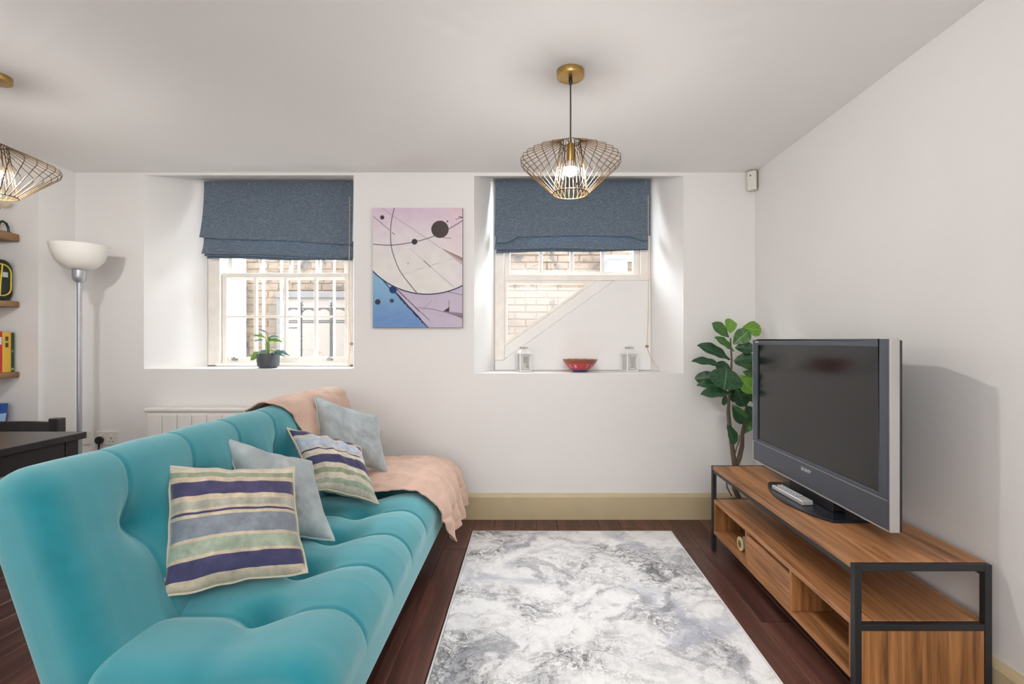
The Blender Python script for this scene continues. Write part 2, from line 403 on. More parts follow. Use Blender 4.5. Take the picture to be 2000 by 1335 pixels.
def rug_mat():
    m, nt, b = principled('marbled_rug_pile'); b.inputs['Roughness'].default_value = 0.95; b.inputs['Specular IOR Level'].default_value = 0.05
    b.inputs['Sheen Weight'].default_value = 0.2
    v = coords(nt)
    warp = noise_tex(nt, v, 2.1, 6, 0.62); wv = nd(nt, 'ShaderNodeVectorMath', operation='SCALE'); wv.inputs['Scale'].default_value = 0.7
    sub = nd(nt, 'ShaderNodeVectorMath', operation='SUBTRACT'); sub.inputs[1].default_value = (0.5, 0.5, 0.5)
    nt.links.new(warp.outputs['Color'], sub.inputs[0]); nt.links.new(sub.outputs[0], wv.inputs[0])
    ad = nd(nt, 'ShaderNodeVectorMath', operation='ADD'); nt.links.new(v, ad.inputs[0]); nt.links.new(wv.outputs[0], ad.inputs[1])
    # broad marbled ground, near white with grey pools
    n1 = noise_tex(nt, ad.outputs[0], 2.6, 10, 0.68, 1.0)
    r1 = ramp(nt, [(0.32, rgb(150, 151, 155)), (0.40, rgb(184, 185, 188)), (0.455, rgb(226, 226, 226)), (0.52, rgb(240, 240, 239)), (0.60, rgb(232, 232, 232)), (0.68, rgb(204, 205, 208))])
    nt.links.new(n1.outputs['Fac'], r1.inputs['Fac'])
    # streaky dark flecks gathered in patches
    mp = nd(nt, 'ShaderNodeMapping'); mp.inputs['Scale'].default_value = (1, 2.2, 1); mp.inputs['Location'].default_value = (3.1, 1.7, 0); mp.inputs['Rotation'].default_value = (0, 0, .25)
    nt.links.new(ad.outputs[0], mp.inputs['Vector'])
    n2 = noise_tex(nt, mp.outputs[0], 7.5, 12, 0.8, 1.8)
    k = ramp(nt, [(0.47, (0, 0, 0, 1)), (0.52, (0.75, 0.75, 0.75, 1)), (0.60, (1, 1, 1, 1))]); nt.links.new(n2.outputs['Fac'], k.inputs['Fac'])
    reg = noise_tex(nt, coords(nt, loc=(1.3, 4.1, 0)), 2.4, 5, 0.55, 0.8); kr = ramp(nt, [(0.44, (0, 0, 0, 1)), (0.60, (0.95, 0.95, 0.95, 1))]); nt.links.new(reg.outputs['Fac'], kr.inputs['Fac'])
    fac = mixc(nt, 1.0, k.outputs['Color'], kr.outputs['Color'], 'MULTIPLY')
    c2 = mixc(nt, fac, r1.outputs['Color'], rgb(82, 82, 86))
    # thin pale and dark veins
    n4 = noise_tex(nt, ad.outputs[0], 3.4, 8, 0.62, 2.2)
    s_ = nd(nt, 'ShaderNodeMath', operation='SUBTRACT'); s_.inputs[1].default_value = 0.5; nt.links.new(n4.outputs['Fac'], s_.inputs[0])
    ab = nd(nt, 'ShaderNodeMath', operation='ABSOLUTE'); nt.links.new(s_.outputs[0], ab.inputs[0])
    kv = ramp(nt, [(0.0, (.75, .75, .75, 1)), (0.012, (0, 0, 0, 1))]); nt.links.new(ab.outputs[0], kv.inputs['Fac'])
    fv = mixc(nt, 1.0, kv.outputs['Color'], kr.outputs['Color'], 'MULTIPLY')
    c2 = mixc(nt, fv, c2, rgb(96, 96, 100))
    nb = noise_tex(nt, coords(nt, loc=(7, 3, 0)), 2.2, 5, 0.6, 1.0); kb = ramp(nt, [(0.55, (0, 0, 0, 1)), (0.63, (0.6, 0.6, 0.6, 1))]); nt.links.new(nb.outputs['Fac'], kb.inputs['Fac'])
    c3 = mixc(nt, kb.outputs['Color'], c2, rgb(180, 184, 198))
    nt.links.new(c3, b.inputs['Base Color'])
    n3 = noise_tex(nt, v, 380, 2); bump(nt, b, n3.outputs['Fac'], 0.35, 0.004)
    return m
M['rug'] = rug_mat()
M['rug_edge'] = simple('white_rug_binding', rgb(222, 222, 222), 0.9, var=0.03)

def leaf_mat(name, dark, light, rib, rough=0.3):
    m, nt, b = principled(name); b.inputs['Roughness'].default_value = rough
    uv, sp = uvmap_sep(nt)
    # midrib at v = 0.5, side veins slanting away from it
    d = nd(nt, 'ShaderNodeMath', operation='SUBTRACT'); d.inputs[1].default_value = 0.5; nt.links.new(sp.outputs[1], d.inputs[0])
    a = nd(nt, 'ShaderNodeMath', operation='ABSOLUTE'); nt.links.new(d.outputs[0], a.inputs[0])
    k = ramp(nt, [(0.0, (0.8, 0.8, 0.8, 1)), (0.035, (0, 0, 0, 1))]); nt.links.new(a.outputs[0], k.inputs['Fac'])
    q = nd(nt, 'ShaderNodeMath', operation='MULTIPLY_ADD'); q.inputs[1].default_value = -0.75; nt.links.new(a.outputs[0], q.inputs[0]); nt.links.new(sp.outputs[0], q.inputs[2])
    w = nd(nt, 'ShaderNodeMath', operation='MULTIPLY'); w.inputs[1].default_value = 7.0; nt.links.new(q.outputs[0], w.inputs[0])
    fr = nd(nt, 'ShaderNodeMath', operation='FRACT'); nt.links.new(w.outputs[0], fr.inputs[0])
    kv = ramp(nt, [(0.0, (0.45, 0.45, 0.45, 1)), (0.09, (0, 0, 0, 1)), (0.93, (0, 0, 0, 1)), (1.0, (0.45, 0.45, 0.45, 1))]); nt.links.new(fr.outputs[0], kv.inputs['Fac'])
    vv = mixc(nt, 1.0, k.outputs['Color'], kv.outputs['Color'], 'ADD')
    n = noise_tex(nt, coords(nt), 9, 4); r = ramp(nt, [(0.3, dark), (0.7, light)]); nt.links.new(n.outputs['Fac'], r.inputs['Fac'])
    nt.links.new(mixc(nt, vv, r.outputs['Color'], rib), b.inputs['Base Color'])
    bump(nt, b, vv, -0.3, 0.004)
    return m
M['leaf_dark'] = leaf_mat('leaf_dark', rgb(22, 54, 34), rgb(44, 90, 54), rgb(104, 142, 108))
M['leaf_mid'] = leaf_mat('leaf_mid', rgb(40, 84, 36), rgb(70, 120, 50), rgb(120, 156, 90))
M['leaf_bright'] = leaf_mat('leaf_bright', rgb(84, 132, 36), rgb(116, 166, 56), rgb(160, 190, 100))
M['leaf_silver'] = leaf_mat('leaf_silver', rgb(52, 96, 84), rgb(120, 152, 150), rgb(190, 206, 206))

# ------------------------------------------------------------------ room shell
YB, XR, XL, H, YR = 3.16, 1.469, -2.995, 2.27, -2.6
YW = 3.45                                   # inner face of the window frames
h1 = dict(x0=ax(281, YB), x1=ax(691, YB), z0=az(720, YB), z1=az(342, YB), X0=ax(405, YW), X1=ax(691, YW) - 0.005, Z1=az(353, YW))
h2 = dict(x0=ax(926, YB), x1=ax(1335, YB), z0=az(728.5, YB), z1=az(343.5, YB), X0=ax(966, YW), X1=ax(1271, YW), Z1=az(348.5, YW))
YO = 3.62
def back_wall():
    b = MB()
    xs0, xs1 = -3.5, 1.7
    def face(y, holes, flip):
        xs = sorted({xs0, xs1} | {h[0] for h in holes} | {h[1] for h in holes})
        for i in range(len(xs) - 1):
            a, c = xs[i], xs[i + 1]
            hole = next((h for h in holes if h[0] <= a + 1e-6 and h[1] >= c - 1e-6), None)
            segs = [(-0.1, 2.6)] if hole is None else [(-0.1, hole[2]), (hole[3], 2.6)]
            for z0, z1 in segs:
                k = len(b.v); b.v += [(a, y, z0), (c, y, z0), (c, y, z1), (a, y, z1)]
                b.f.append((k, k + 1, k + 2, k + 3) if not flip else (k + 3, k + 2, k + 1, k))
    fr = [(h['x0'], h['x1'], h['z0'], h['z1']) for h in (h1, h2)]
    bk = [(h['X0'], h['X1'], h['z0'], h['Z1']) for h in (h1, h2)]
    face(YB, fr, False); face(YO, bk, True)
    for (a, c) in zip(fr, bk):
        A = [(a[0], YB, a[2]), (a[1], YB, a[2]), (a[1], YB, a[3]), (a[0], YB, a[3])]
        B = [(c[0], YW, c[2]), (c[1], YW, c[2]), (c[1], YW, c[3]), (c[0], YW, c[3])]
        C = [(c[0], YO, c[2]), (c[1], YO, c[2]), (c[1], YO, c[3]), (c[0], YO, c[3])]
        k = len(b.v); b.v += A + B + C
        for r in (0, 4):
            for i in range(4):
                j = (i + 1) % 4
                b.f.append((k + r + i, k + r + 4 + i, k + r + 4 + j, k + r + j))
    return structure(b.build('wall_back', M['wall'], fix=False))
back_wall()
structure(MB().box(XR, YR - .1, -.1, XR + .12, YB, 2.6).build('wall_right', M['wall']))
wl = MB()
wl.box(-3.5, 2.923, -.1, XL, YB, 2.6)
wl.box(-3.5, 0.95, -.1, -3.40, 2.923, 2.6)
wl.box(-3.5, YR - .1, -.1, XL, 0.95, 2.6)
structure(wl.build('wall_left', M['wall']))
structure(MB().box(-3.5, YR - .12, -.1, XR + .12, YR, 2.6).build('wall_rear', M['wall']))
structure(MB().box(-3.5, YR - .12, H, XR + .12, YB, H + .14).build('ceiling', M['ceiling']))
fl = structure(MB().box(-3.5, YR - .12, -.12, XR + .12, YB, -.018).build('floor', simple('sub_floor', rgb(30, 22, 20), 0.9)))
# floor boards
PW = 0.132
plank_meshes = {}
def plank(x0, x1, y0, y1):
    key = (round(x1 - x0, 3), round(y1 - y0, 3))
    if key not in plank_meshes:
        w, l = key
        b = MB().box(-w / 2, -l / 2, -.018, w / 2, l / 2, 0)
        plank_meshes[key] = b.mesh('plank', bevel=0.0012, seg=1); plank_meshes[key].materials.append(M['plank'])
    inst('plank', plank_meshes[key], fl, ((x0 + x1) / 2, (y0 + y1) / 2, 0))
x = -0.497 - PW * 22
offs = [0.0, 0.7, 0.3, 1.0, 0.5]
i = 0
while x < XR:
    xa, xb = max(x, -3.4), min(x + PW, XR)
    if xb - xa > 0.01:
        y = YR - offs[i % 5] * 1.0
        while y < YB:
            ya, yb = max(y, YR), min(y + 1.4, YB)
            if yb - ya > 0.02: plank(xa + .0012, xb - .0012, ya + .001, yb - .001)
            y += 1.4
    x += PW; i += 1

def skirting(name, pts, sgn_axis):
    b = MB()
    if sgn_axis == 'y':   # on the back wall, facing -y
        x0, x1 = pts
        b.prism([(YB - .022, 0.0), (YB - .022, .146), (YB - .016, .158), (YB - .007, .168), (YB, .168), (YB, 0.0)], 'x', x0, x1)
    else:
        y0, y1, xw, s = pts
        b.prism([(xw + s * .022, 0.0), (xw + s * .022, .146), (xw + s * .016, .158), (xw + s * .007, .168), (xw, .168), (xw, 0.0)], 'y', y0, y1)
    return structure(b.build(name, M['skirting']))
skirting('baseboard_back', (XL, XR), 'y')
skirting('baseboard_right', (YR, YB - .023, XR, -1), 'x')
skirting('baseboard_left', (2.93, YB - .023, XL, 1), 'x')

# ------------------------------------------------------------------ outside: courtyard wall, gate, bars
EY = 5.05
ext = setting('wall_courtyard')
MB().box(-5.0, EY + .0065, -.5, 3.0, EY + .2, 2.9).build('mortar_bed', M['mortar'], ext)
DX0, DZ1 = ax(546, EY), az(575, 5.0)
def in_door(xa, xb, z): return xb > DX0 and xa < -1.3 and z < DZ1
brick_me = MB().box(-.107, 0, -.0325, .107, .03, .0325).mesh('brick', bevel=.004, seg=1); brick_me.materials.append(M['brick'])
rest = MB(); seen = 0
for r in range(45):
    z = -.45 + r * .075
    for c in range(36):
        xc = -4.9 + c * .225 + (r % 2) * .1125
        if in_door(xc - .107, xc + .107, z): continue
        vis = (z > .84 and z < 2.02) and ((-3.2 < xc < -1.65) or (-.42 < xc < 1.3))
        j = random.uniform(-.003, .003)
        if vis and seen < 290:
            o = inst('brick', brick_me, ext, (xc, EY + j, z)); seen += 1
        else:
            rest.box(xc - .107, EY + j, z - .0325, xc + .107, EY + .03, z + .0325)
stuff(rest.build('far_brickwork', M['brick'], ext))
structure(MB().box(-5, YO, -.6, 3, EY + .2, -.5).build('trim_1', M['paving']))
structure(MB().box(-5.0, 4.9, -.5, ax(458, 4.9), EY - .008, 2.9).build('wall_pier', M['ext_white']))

dw = thing('courtyard_doorway', (-2.0, 5.0, -.5), 'cream painted doorway under a grey lintel, across the courtyard behind the iron gate', 'doorway')
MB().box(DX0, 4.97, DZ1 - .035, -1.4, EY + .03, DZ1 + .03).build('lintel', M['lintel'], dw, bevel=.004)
MB().box(DX0, 4.99, -.5, DX0 + .055, EY + .011, DZ1 - .036).build('jamb_shadow', M['ext_dark'], dw)  # dark strip standing in for the shadow inside the door recess
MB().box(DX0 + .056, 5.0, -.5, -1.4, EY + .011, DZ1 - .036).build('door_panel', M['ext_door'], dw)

GY = 4.3
gt = thing('iron_gate', (ax(620, GY), GY, -.5), 'dark iron gate with arched top bars and spear finials, seen through the left window', 'gate')
gz = lambda py: az(py, GY)
gposts = [558, 588, 617, 647, 677]
for px in gposts:
    wdt = .02 if px in (558, 647) else .012
    MB().box(ax(px, GY) - wdt / 2, GY - .01, -.5, ax(px, GY) + wdt / 2, GY + .01, gz(602)).build('post', M['ext_dark'], gt)
for py in (602, 626, 629.5):
    MB().box(ax(556, GY), GY - .006, gz(py) - .006, ax(700, GY), GY + .006, gz(py) + .006).build('rail', M['ext_dark'], gt)
MB().box(ax(558, GY), GY - .006, gz(640) - .006, ax(588, GY), GY + .006, gz(640) + .006).build('rail', M['ext_dark'], gt)
for a, c in zip(gposts[:-1], gposts[1:]):
    xa, xc = ax(a, GY), ax(c, GY); R = (xc - xa) / 2
    pts = [((xa + xc) / 2 - R * math.cos(t), GY, gz(616) + (R * .92) * math.sin(t)) for t in np.linspace(0, PI, 13)]
    MB().tube(pts, .006, 6).build('arch_bar', M['ext_dark'], gt)
for px in (588, 647):
    X = ax(px, GY)
    MB().lathe([(.0, .09), (.006, .07), (.018, .045), (.006, .04), (.006, .034), (.02, .028), (.02, .018), (.006, .012), (.008, 0)][::-1], (X, GY, gz(602) + .006), 8).build('finial', M['ext_dark'], gt)

bars = thing('window_bars', (ax(560, 3.66), 3.66, h1['z0']), 'row of white painted security bars just outside the left window', 'bars')
for px in (442, 478, 515, 550, 584, 619, 653, 687):
    X = ax(px, 3.66)
    MB().tube([(X, 3.66, h1['z0'] + .001), (X, 3.66, 2.31)], .0095, 10).build('bar', M['bar_white'], bars, smooth=True)
for z in (h1['z0'] + .03, 2.29):
    MB().box(ax(425, 3.66), 3.672, z - .012, ax(694, 3.66), 3.684, z + .012).build('crossbar', M['bar_white'], bars)
box_ = thing('wall_box', (ax(1214, 4.85), 4.9, az(545, 4.9)), 'pale blue grey box on the courtyard wall, behind the right window', 'box')
MB().box(ax(1186, 4.85), 4.86, az(540, 4.86), ax(1226, 4.85), EY - .008, az(506, 4.86)).build('casing', simple('pale_blue_casing', rgb(84, 92, 102), 0.6), box_, bevel=.006)
MB().box(ax(1182, 4.85), 4.82, az(505, 4.86), ax(1250, 4.85), EY - .008, az(499, 4.86)).build('cover', M['ext_white'], box_, bevel=.004)

# ------------------------------------------------------------------ windows
def bx(p, name, px0, px1, py0, py1, y0, y1, m, bevel=.0025, Y=YW):
    return MB().box(ax(px0, Y), y0, az(py1, Y), ax(px1, Y), y1, az(py0, Y)).build(name, m, p, bevel=bevel, seg=1)
w1 = setting('window_1', (ax(550, YW), YW, h1['z0']))
F = M['frame']
bx(w1, 'jamb', 405.5, 429, 353.5, 713, YW + .002, YW + .12, F)
bx(w1, 'jamb', 678.5, 689.3, 353.5, 713, YW + .002, YW + .12, F)
bx(w1, 'head', 429.3, 678.2, 353.5, 372, YW + .002, YW + .12, F)
bx(w1, 'sill_board', 423, 684, 709.3, 714.5, YW - .012, YW + .12, F)
ls = MB()                                            # lower sash frame
Yl0, Yl1 = YW + .022, YW + .056
for (a, c, d, e) in ((430.3, 438.5, 532, 708.6), (671, 678, 532, 708.6), (438.4, 671.1, 532, 541), (438.4, 671.1, 697, 708.6)):
    ls.box(ax(a, YW), Yl0, az(e, YW), ax(c, YW), Yl1, az(d, YW))
sash = ls.build('lower_sash', F, w1, bevel=.002, seg=1)
mv = [494, 553.5, 612.5]
for px in mv: bx(sash, 'muntin', px - 2.6, px + 2.6, 541.2, 696.8, Yl0 + .002, Yl1 - .004, F, .002)
for a, c in zip([438.6] + [p + 2.7 for p in mv], [p - 2.7 for p in mv] + [670.9]):
    bx(sash, 'muntin', a, c, 615.6, 619.4, Yl0 + .004, Yl1 - .006, F, .0015)
    for (d, e) in ((541.2, 615.4), (619.6, 696.8)):
        bx(sash, 'pane', a, c, d, e, Yl0 + .016, Yl0 + .019, M['glass'], 0)
for px in (455, 642):
    b = MB(); b.box(ax(px - 6, YW), Yl0 - .006, az(704, YW), ax(px + 6, YW), Yl0 - .0005, az(700.5, YW))
    b.box(ax(px - 3.5, YW), Yl0 - .022, az(700.5, YW), ax(px + 3.5, YW), Yl0 - .0005, az(698.6, YW))
    b.box(ax(px - 2, YW), Yl0 - .012, az(704, YW), ax(px + 2, YW), Yl0 - .0005, az(696, YW))
    b.build('sash_lift', simple('zinc_lift', rgb(168, 170, 172), 0.4, 0.6), sash, bevel=.001, seg=1)
us = MB(); Yu0, Yu1 = YW + .066, YW + .1
k2 = YW / (YW + .07)
for (a, c, d, e) in ((434, 443, 373, 543), (665, 677.6, 373, 543), (442.9, 665.1, 373, 384), (442.9, 665.1, 533, 543)):
    us.box(ax(a, YW), Yu0, az(e, YW), ax(c, YW), Yu1, az(d, YW))
usash = us.build('upper_sash', F, w1, bevel=.002, seg=1)
mu = [499, 557.5, 614.5]
for px in mu: bx(usash, 'muntin', px - 2.4, px + 2.4, 384.2, 532.8, Yu0 + .002, Yu1 - .004, F, .002)
for a, c in zip([443.2] + [p + 2.5 for p in mu], [p - 2.5 for p in mu] + [664.9]):
    bx(usash, 'pane', a, c, 384.2, 532.8, Yu0 + .016, Yu0 + .019, M['glass'], 0)

w2 = setting('window_2', (ax(1120, YW), YW, h2['z0']))
bx(w2, 'jamb', 966.3, 985, 349, 703, YW + .002, YW + .12, F)
bx(w2, 'jamb', 1250.5, 1270.6, 349, 547, YW + .002, YW + .12, F)
bx(w2, 'head', 985.2, 1250.3, 349, 366, YW + .002, YW + .12, F)
bx(w2, 'transom', 985.2, 1250.3, 535.5, 547.5, YW - .004, YW + .12, F)
us = MB()
for (a, c, d, e) in ((985.4, 996, 366.2, 535.2), (1238, 1250, 366.2, 535.2), (996, 1238, 366.2, 376), (996, 1238, 529.5, 535.2)):
    us.box(ax(a, YW), YW + .02, az(e, YW), ax(c, YW), YW + .06, az(d, YW))
s2 = us.build('upper_sash', F, w2, bevel=.002, seg=1)
mu = [1056.5, 1117.5, 1178.5]
for px in mu: bx(s2, 'muntin', px - 4, px + 4, 376.2, 529.3, YW + .024, YW + .054, F, .003)
for a, c in zip([996.2] + [p + 4.1 for p in mu], [p - 4.1 for p in mu] + [1237.8]):
    bx(s2, 'pane', a, c, 376.2, 529.3, YW + .036, YW + .039, M['glass'], 0)
# three-cornered lower light above the stair soffit
def poly(px_pts, Y=YW): return [(ax(a, Y), az(c, Y)) for a, c in px_pts]
def ring3(outer, inner, y0, y1):
    b = MB(); n = 3
    for i in range(n):
        j = (i + 1) % n
        b.prism([outer[i], outer[j], inner[j], inner[i]], 'y', y0, y1)
    return b
o3 = poly([(985.2, 547.7), (1166, 547.7), (985.2, 676)]); i3 = poly([(990, 553), (1150, 553), (990, 666)])
ring3(o3, i3, YW + .004, YW + .075).build('angled_sash', F, w2, weld=.0004)
MB().prism(poly([(990.3, 553.2), (1149, 553.2), (990.3, 665.4)]), 'y', YW + .045, YW + .048).build('pane', M['glass'], w2)
MB().prism(poly([(1166.4, 547.8), (1200, 547.8), (985.3, 701), (985.3, 676.4)]), 'y', YW - .002, YW + .12).build('soffit_strip', simple('soft_cream_paint', rgb(244, 243, 240), .55, var=.02), w2, bevel=.004)
MB().prism(poly([(1200.5, 547.8), (1270.6, 547.8), (1270.6, 722.6), (966.6, 722.6), (966.6, 703.4), (985.3, 703.4), (985.3, 701.4)]), 'y', YW - .012, YW + .12).build('soffit_panel', M['panel_white'], w2, bevel=.004)

# ------------------------------------------------------------------ roman blinds
def sheet(fn, nu, nv, thick, name, m, parent):
    """fn(u, v) -> Vector ; a cloth sheet with thickness (v runs downwards)"""
    A = np.array([[fn(i / (nu - 1), j / (nv - 1)) for j in range(nv)] for i in range(nu)])
    B = A + np.array([0, thick, 0])
    b = MB(); b.grid(A); k = nu * nv; b.grid(B)
    def rim(a, c): b.f.append((a, c, c + k, a + k))
    for i in range(nu - 1): rim(i * nv, (i + 1) * nv); rim(i * nv + nv - 1, (i + 1) * nv + nv - 1)
    for j in range(nv - 1): rim(j, j + 1); rim((nu - 1) * nv + j, (nu - 1) * nv + j + 1)
    return b.build(name, m, parent, smooth=50)
def lerp(a, b, t): return a + (b - a) * t
def blind(loc, label, Y0, rows, tiers, cordx, cleat, tail, group):
    root = thing('roman_blind', loc, label, 'blind', group)
    xl, xr, yt = rows
    MB().box(ax(xl, Y0) + .004, Y0 + .004, az(yt, Y0) - .035, ax(xr, Y0) - .004, YW, az(yt, Y0) - .004).build('headrail', F, root)
    for idx, (name, TL, TR, BR, BL, yb, bul) in enumerate(tiers):
        def fn(u, v, TL=TL, TR=TR, BR=BR, BL=BL, yb=yb, bul=bul, idx=idx):
            Y = Y0 + yb - bul * (v ** 1.6) - .004 * math.sin(PI * u) * v
            e = max(0.0, 1 - 7 * u) ** 2 + max(0.0, 1 - 7 * (1 - u)) ** 2
            l = lerp(TL[0], BL[0], v ** 2.2); r = lerp(TR[0], BR[0], v ** 2.2)
            px = lerp(l, r, u); py = lerp(lerp(TL[1], TR[1], u), lerp(BL[1], BR[1], u), v)
            py += 1.0 * math.sin(u * 9 + idx) * v
            return at(px, py, Y - .008 * e * v)
        sheet(fn, 41, 21 if idx == 0 else 9, .004, name, M['blind'], root)
    for t in (.06, .3, .72, .97):
        p = at(lerp(xl, xr, t), yt + 5, Y0 - .001)
        MB().lathe([(0, -.004), (.003, -.003), (.004, 0), (.003, .003), (0, .004)], p, 8).build('tack', M['silver'], root)
    pts = [at(cordx[0], yt + 30, Y0 - .075), at(cordx[1], 500, Y0 - .07), at(cordx[2], 600, Y0), at(cleat[0], cleat[1], Y0 + .03)]
    c = MB().tube(pts, .0022, 6).build('pull_cord', M['cord_cream'], root, smooth=True)
    MB().tube(tail, .0022, 6).build('cord_tail', M['cord_cream'], root, smooth=True)
    cp = at(cleat[0], cleat[1], YW - .012)
    MB().lathe([(0, -.012), (.01, -.008), (.014, 0), (.01, .008), (0, .012)], cp, 12).build('cleat_knob', simple('aged_brass_knob', rgb(176, 150, 116), 0.45, 0.4), root, smooth=True)
    return root
YBL = 3.40
blind((ax(543, YBL), YBL, az(353, YBL)), 'denim blue roman blind over the left, barred window, its left edge flaring out', YBL, (399, 689, 354),
      [('blind_panel', (398.5, 354), (689.5, 354), (687, 476), (389, 463), 0, .06),
       ('blind_fold', (398, 464), (689.5, 471), (689.5, 503), (393, 494), -.012, .035),
       ('blind_fold', (400, 484), (689.5, 494), (689, 506), (399, 499), -.006, .025),
       ('blind_fold', (405, 490), (689, 499), (688, 509), (404, 504.5), .004, .014)],
      (683, 682, 681), (686, 671), [at(685, 674, YW - .02), at(682, 696, YW - .03), at(679, 716, YW - .03)], None)
rb = blind((ax(1120, YBL), YBL, az(349, YBL)), 'denim blue roman blind over the right window, behind the hanging brass lamp', YBL, (968, 1270, 350),
      [('blind_panel', (967.5, 350), (1270.5, 350), (1271, 459.5), (966, 461), 0, .055),
       ('blind_fold', (968, 455), (1267, 455), (1266, 486), (966, 486), -.002, .03),
       ('blind_fold', (970, 470), (1266, 470), (1265.5, 489), (969, 493.5), .006, .022)],
      (1266, 1266.5, 1266.5), (1263.5, 676), [at(1263, 678, YW - .02), at(1270, 694, YW - .05), at(1280, 712, YW - .07), at(1290, 722.6, YW - .08), at(1282, 724, YW - .1)], None)
for (pts, nm) in (([(968, 462), (1012, 461), (992, 472), (972, 474)], 'turned_corner'), ([(1266, 460), (1230, 461), (1248, 467), (1261, 469)], 'turned_corner')):
    P = [at(a, c, YBL - .078) for a, c in pts]; b = MB(); k = 0
    b.v += [tuple(p) for p in P] + [tuple(p + Vector((0, .006, 0))) for p in P]
    b.f += [(0, 1, 2, 3), (7, 6, 5, 4)] + [(i, i + 4, (i + 1) % 4 + 4, (i + 1) % 4) for i in range(4)]
    b.build(nm, M['blind'], rb)

# ------------------------------------------------------------------ sofa bed
SY0, SY1 = 1.08, 2.85
PITCH = (SY1 - SY0) / 7
SEAMS = [SY0 + PITCH * k for k in range(1, 7)]
def rounded_rect(x0, x1, z0, z1, radii, step=.0065):
    """closed loop of points and outward normals; radii: (x1z1, x0z1, x0z0, x1z0), starting at front top going over the top"""
    pts, nor = [], []
    C = [((x1, z1), 0), ((x0, z1), 90), ((x0, z0), 180), ((x1, z0), 270)]
    sg = [(-1, -1), (1, -1), (1, 1), (-1, 1)]
    prev = None; first = None
    for (c, a0), (sx, sz), r in zip(C, sg, radii):
        cx, cz = c[0] + sx * r, c[1] + sz * r
        n = max(4, int(r * PI / 2 / step))
        arc = [(cx + r * math.cos(math.radians(a0 + 90 * k / n)), cz + r * math.sin(math.radians(a0 + 90 * k / n)), math.cos(math.radians(a0 + 90 * k / n)), math.sin(math.radians(a0 + 90 * k / n))) for k in range(n + 1)]
        if prev is not None: fill(pts, nor, prev, arc[0], step)
        for q in arc: pts.append(q[:2]); nor.append(q[2:])
        prev = arc[-1]
        if first is None: first = arc[0]
    fill(pts, nor, prev, first, step)
    return np.array(pts), np.array(nor)
def fill(pts, nor, a, b, step):
    d = math.hypot(b[0] - a[0], b[1] - a[1]); n = int(d / step)
    for k in range(1, n): t = k / n; pts.append((lerp(a[0], b[0], t), lerp(a[1], b[1], t))); nor.append((b[2], b[3]))
def stadium(c0, c1, r, step=.0065):
    """loop round the segment c0 (bottom) - c1 (top); begins at the bottom of the front face, going up"""
    d = np.array([c1[0] - c0[0], c1[1] - c0[1]]); L = np.hypot(*d); d /= L; n = np.array([d[1], -d[0]])
    pts, nor, tt = [], [], []
    m = int(L / step)
    for k in range(m + 1): pts.append(np.array(c0) + d * L * k / m + n * r); nor.append(n); tt.append(L * k / m)
    q = int(PI * r / step)
    for k in range(1, q):
        a = PI * k / q; v = n * math.cos(a) + d * math.sin(a); pts.append(np.array(c1) + v * r); nor.append(v); tt.append(L + r * a)
    for k in range(m + 1): pts.append(np.array(c0) + d * L * (1 - k / m) - n * r); nor.append(-n); tt.append(L + PI * r + L * k / m)
    for k in range(1, q):
        a = PI * k / q; v = -n * math.cos(a) - d * math.sin(a); pts.append(np.array(c0) + v * r); nor.append(v); tt.append(9.0)
    return np.array(pts), np.array(nor), np.array(tt)
ys = np.concatenate([SY0 + .075 * (1 - np.cos(np.linspace(0, PI / 2, 10))), np.linspace(SY0 + .075, SY1 - .075, 400)[1:-1], SY1 - .075 * (1 - np.cos(np.linspace(PI / 2, 0, 10)))])
def seam_dist(y, seams=SEAMS): return np.min(np.abs(y[:, None] - np.array(seams)[None, :]), axis=1)
def sweep(pts, nor, disp, R, rmax):
    P = np.zeros((len(pts), len(ys), 3))
    e = np.minimum(ys - SY0, SY1 - ys); e = np.clip(e, 0, .075) / .075
    inset = (1 - np.sqrt(np.clip(1 - (1 - e) ** 2, 0, 1))) * R
    off = disp - inset[None, :]
    off = np.maximum(off, -rmax)
    P[:, :, 0] = pts[:, 0:1] + nor[:, 0:1] * off; P[:, :, 2] = pts[:, 1:2] + nor[:, 1:2] * off; P[:, :, 1] = ys[None, :]
    return P
def closed_sweep(P, name, m, parent):
    b = MB(); b.grid(P, close_u=True); nu, nv = P.shape[:2]
    b.f.append(tuple(i * nv for i in range(nu))); b.f.append(tuple(i * nv + nv - 1 for i in reversed(range(nu))))
    return b.build(name, m, parent, smooth=75)
sofa = thing('sofa_bed', (-.9, (SY0 + SY1) / 2, 0), 'teal velvet sofa bed with deep button tufting, along the left of the rug', 'sofa')
# seat
sp, sn = rounded_rect(-1.02, -.455, .205, .425, (.105, .05, .03, .03))
d = seam_dist(ys)[None, :]; X = sp[:, 0:1]; Z = sp[:, 1:2]
nzw = np.clip(sn[:, 1:2] * 1.4 + .55, 0, 1); fw = np.clip((Z - .30) / .06, 0, 1) * nzw
XD = -.735
front = np.clip((X - XD) / .27, 0, 1)
depthf = 1 - .70 * front
disp = (-.006 * np.exp(-(d / .0055) ** 2) - .018 * np.exp(-(d / .045) ** 2) * depthf ** 1.5 + .011 * np.clip(d / (PITCH / 2), 0, 1) ** .7)
disp = disp - .056 * np.exp(-((X - XD) / .058) ** 2 - (d / .05) ** 2) - .010 * np.exp(-((X - XD) / .05) ** 2)
disp = disp + .012 * np.exp(-((X + .58) / .1) ** 2)
disp = disp * fw
closed_sweep(sweep(sp, sn, disp, .045, .09), 'seat', M['teal'], sofa)
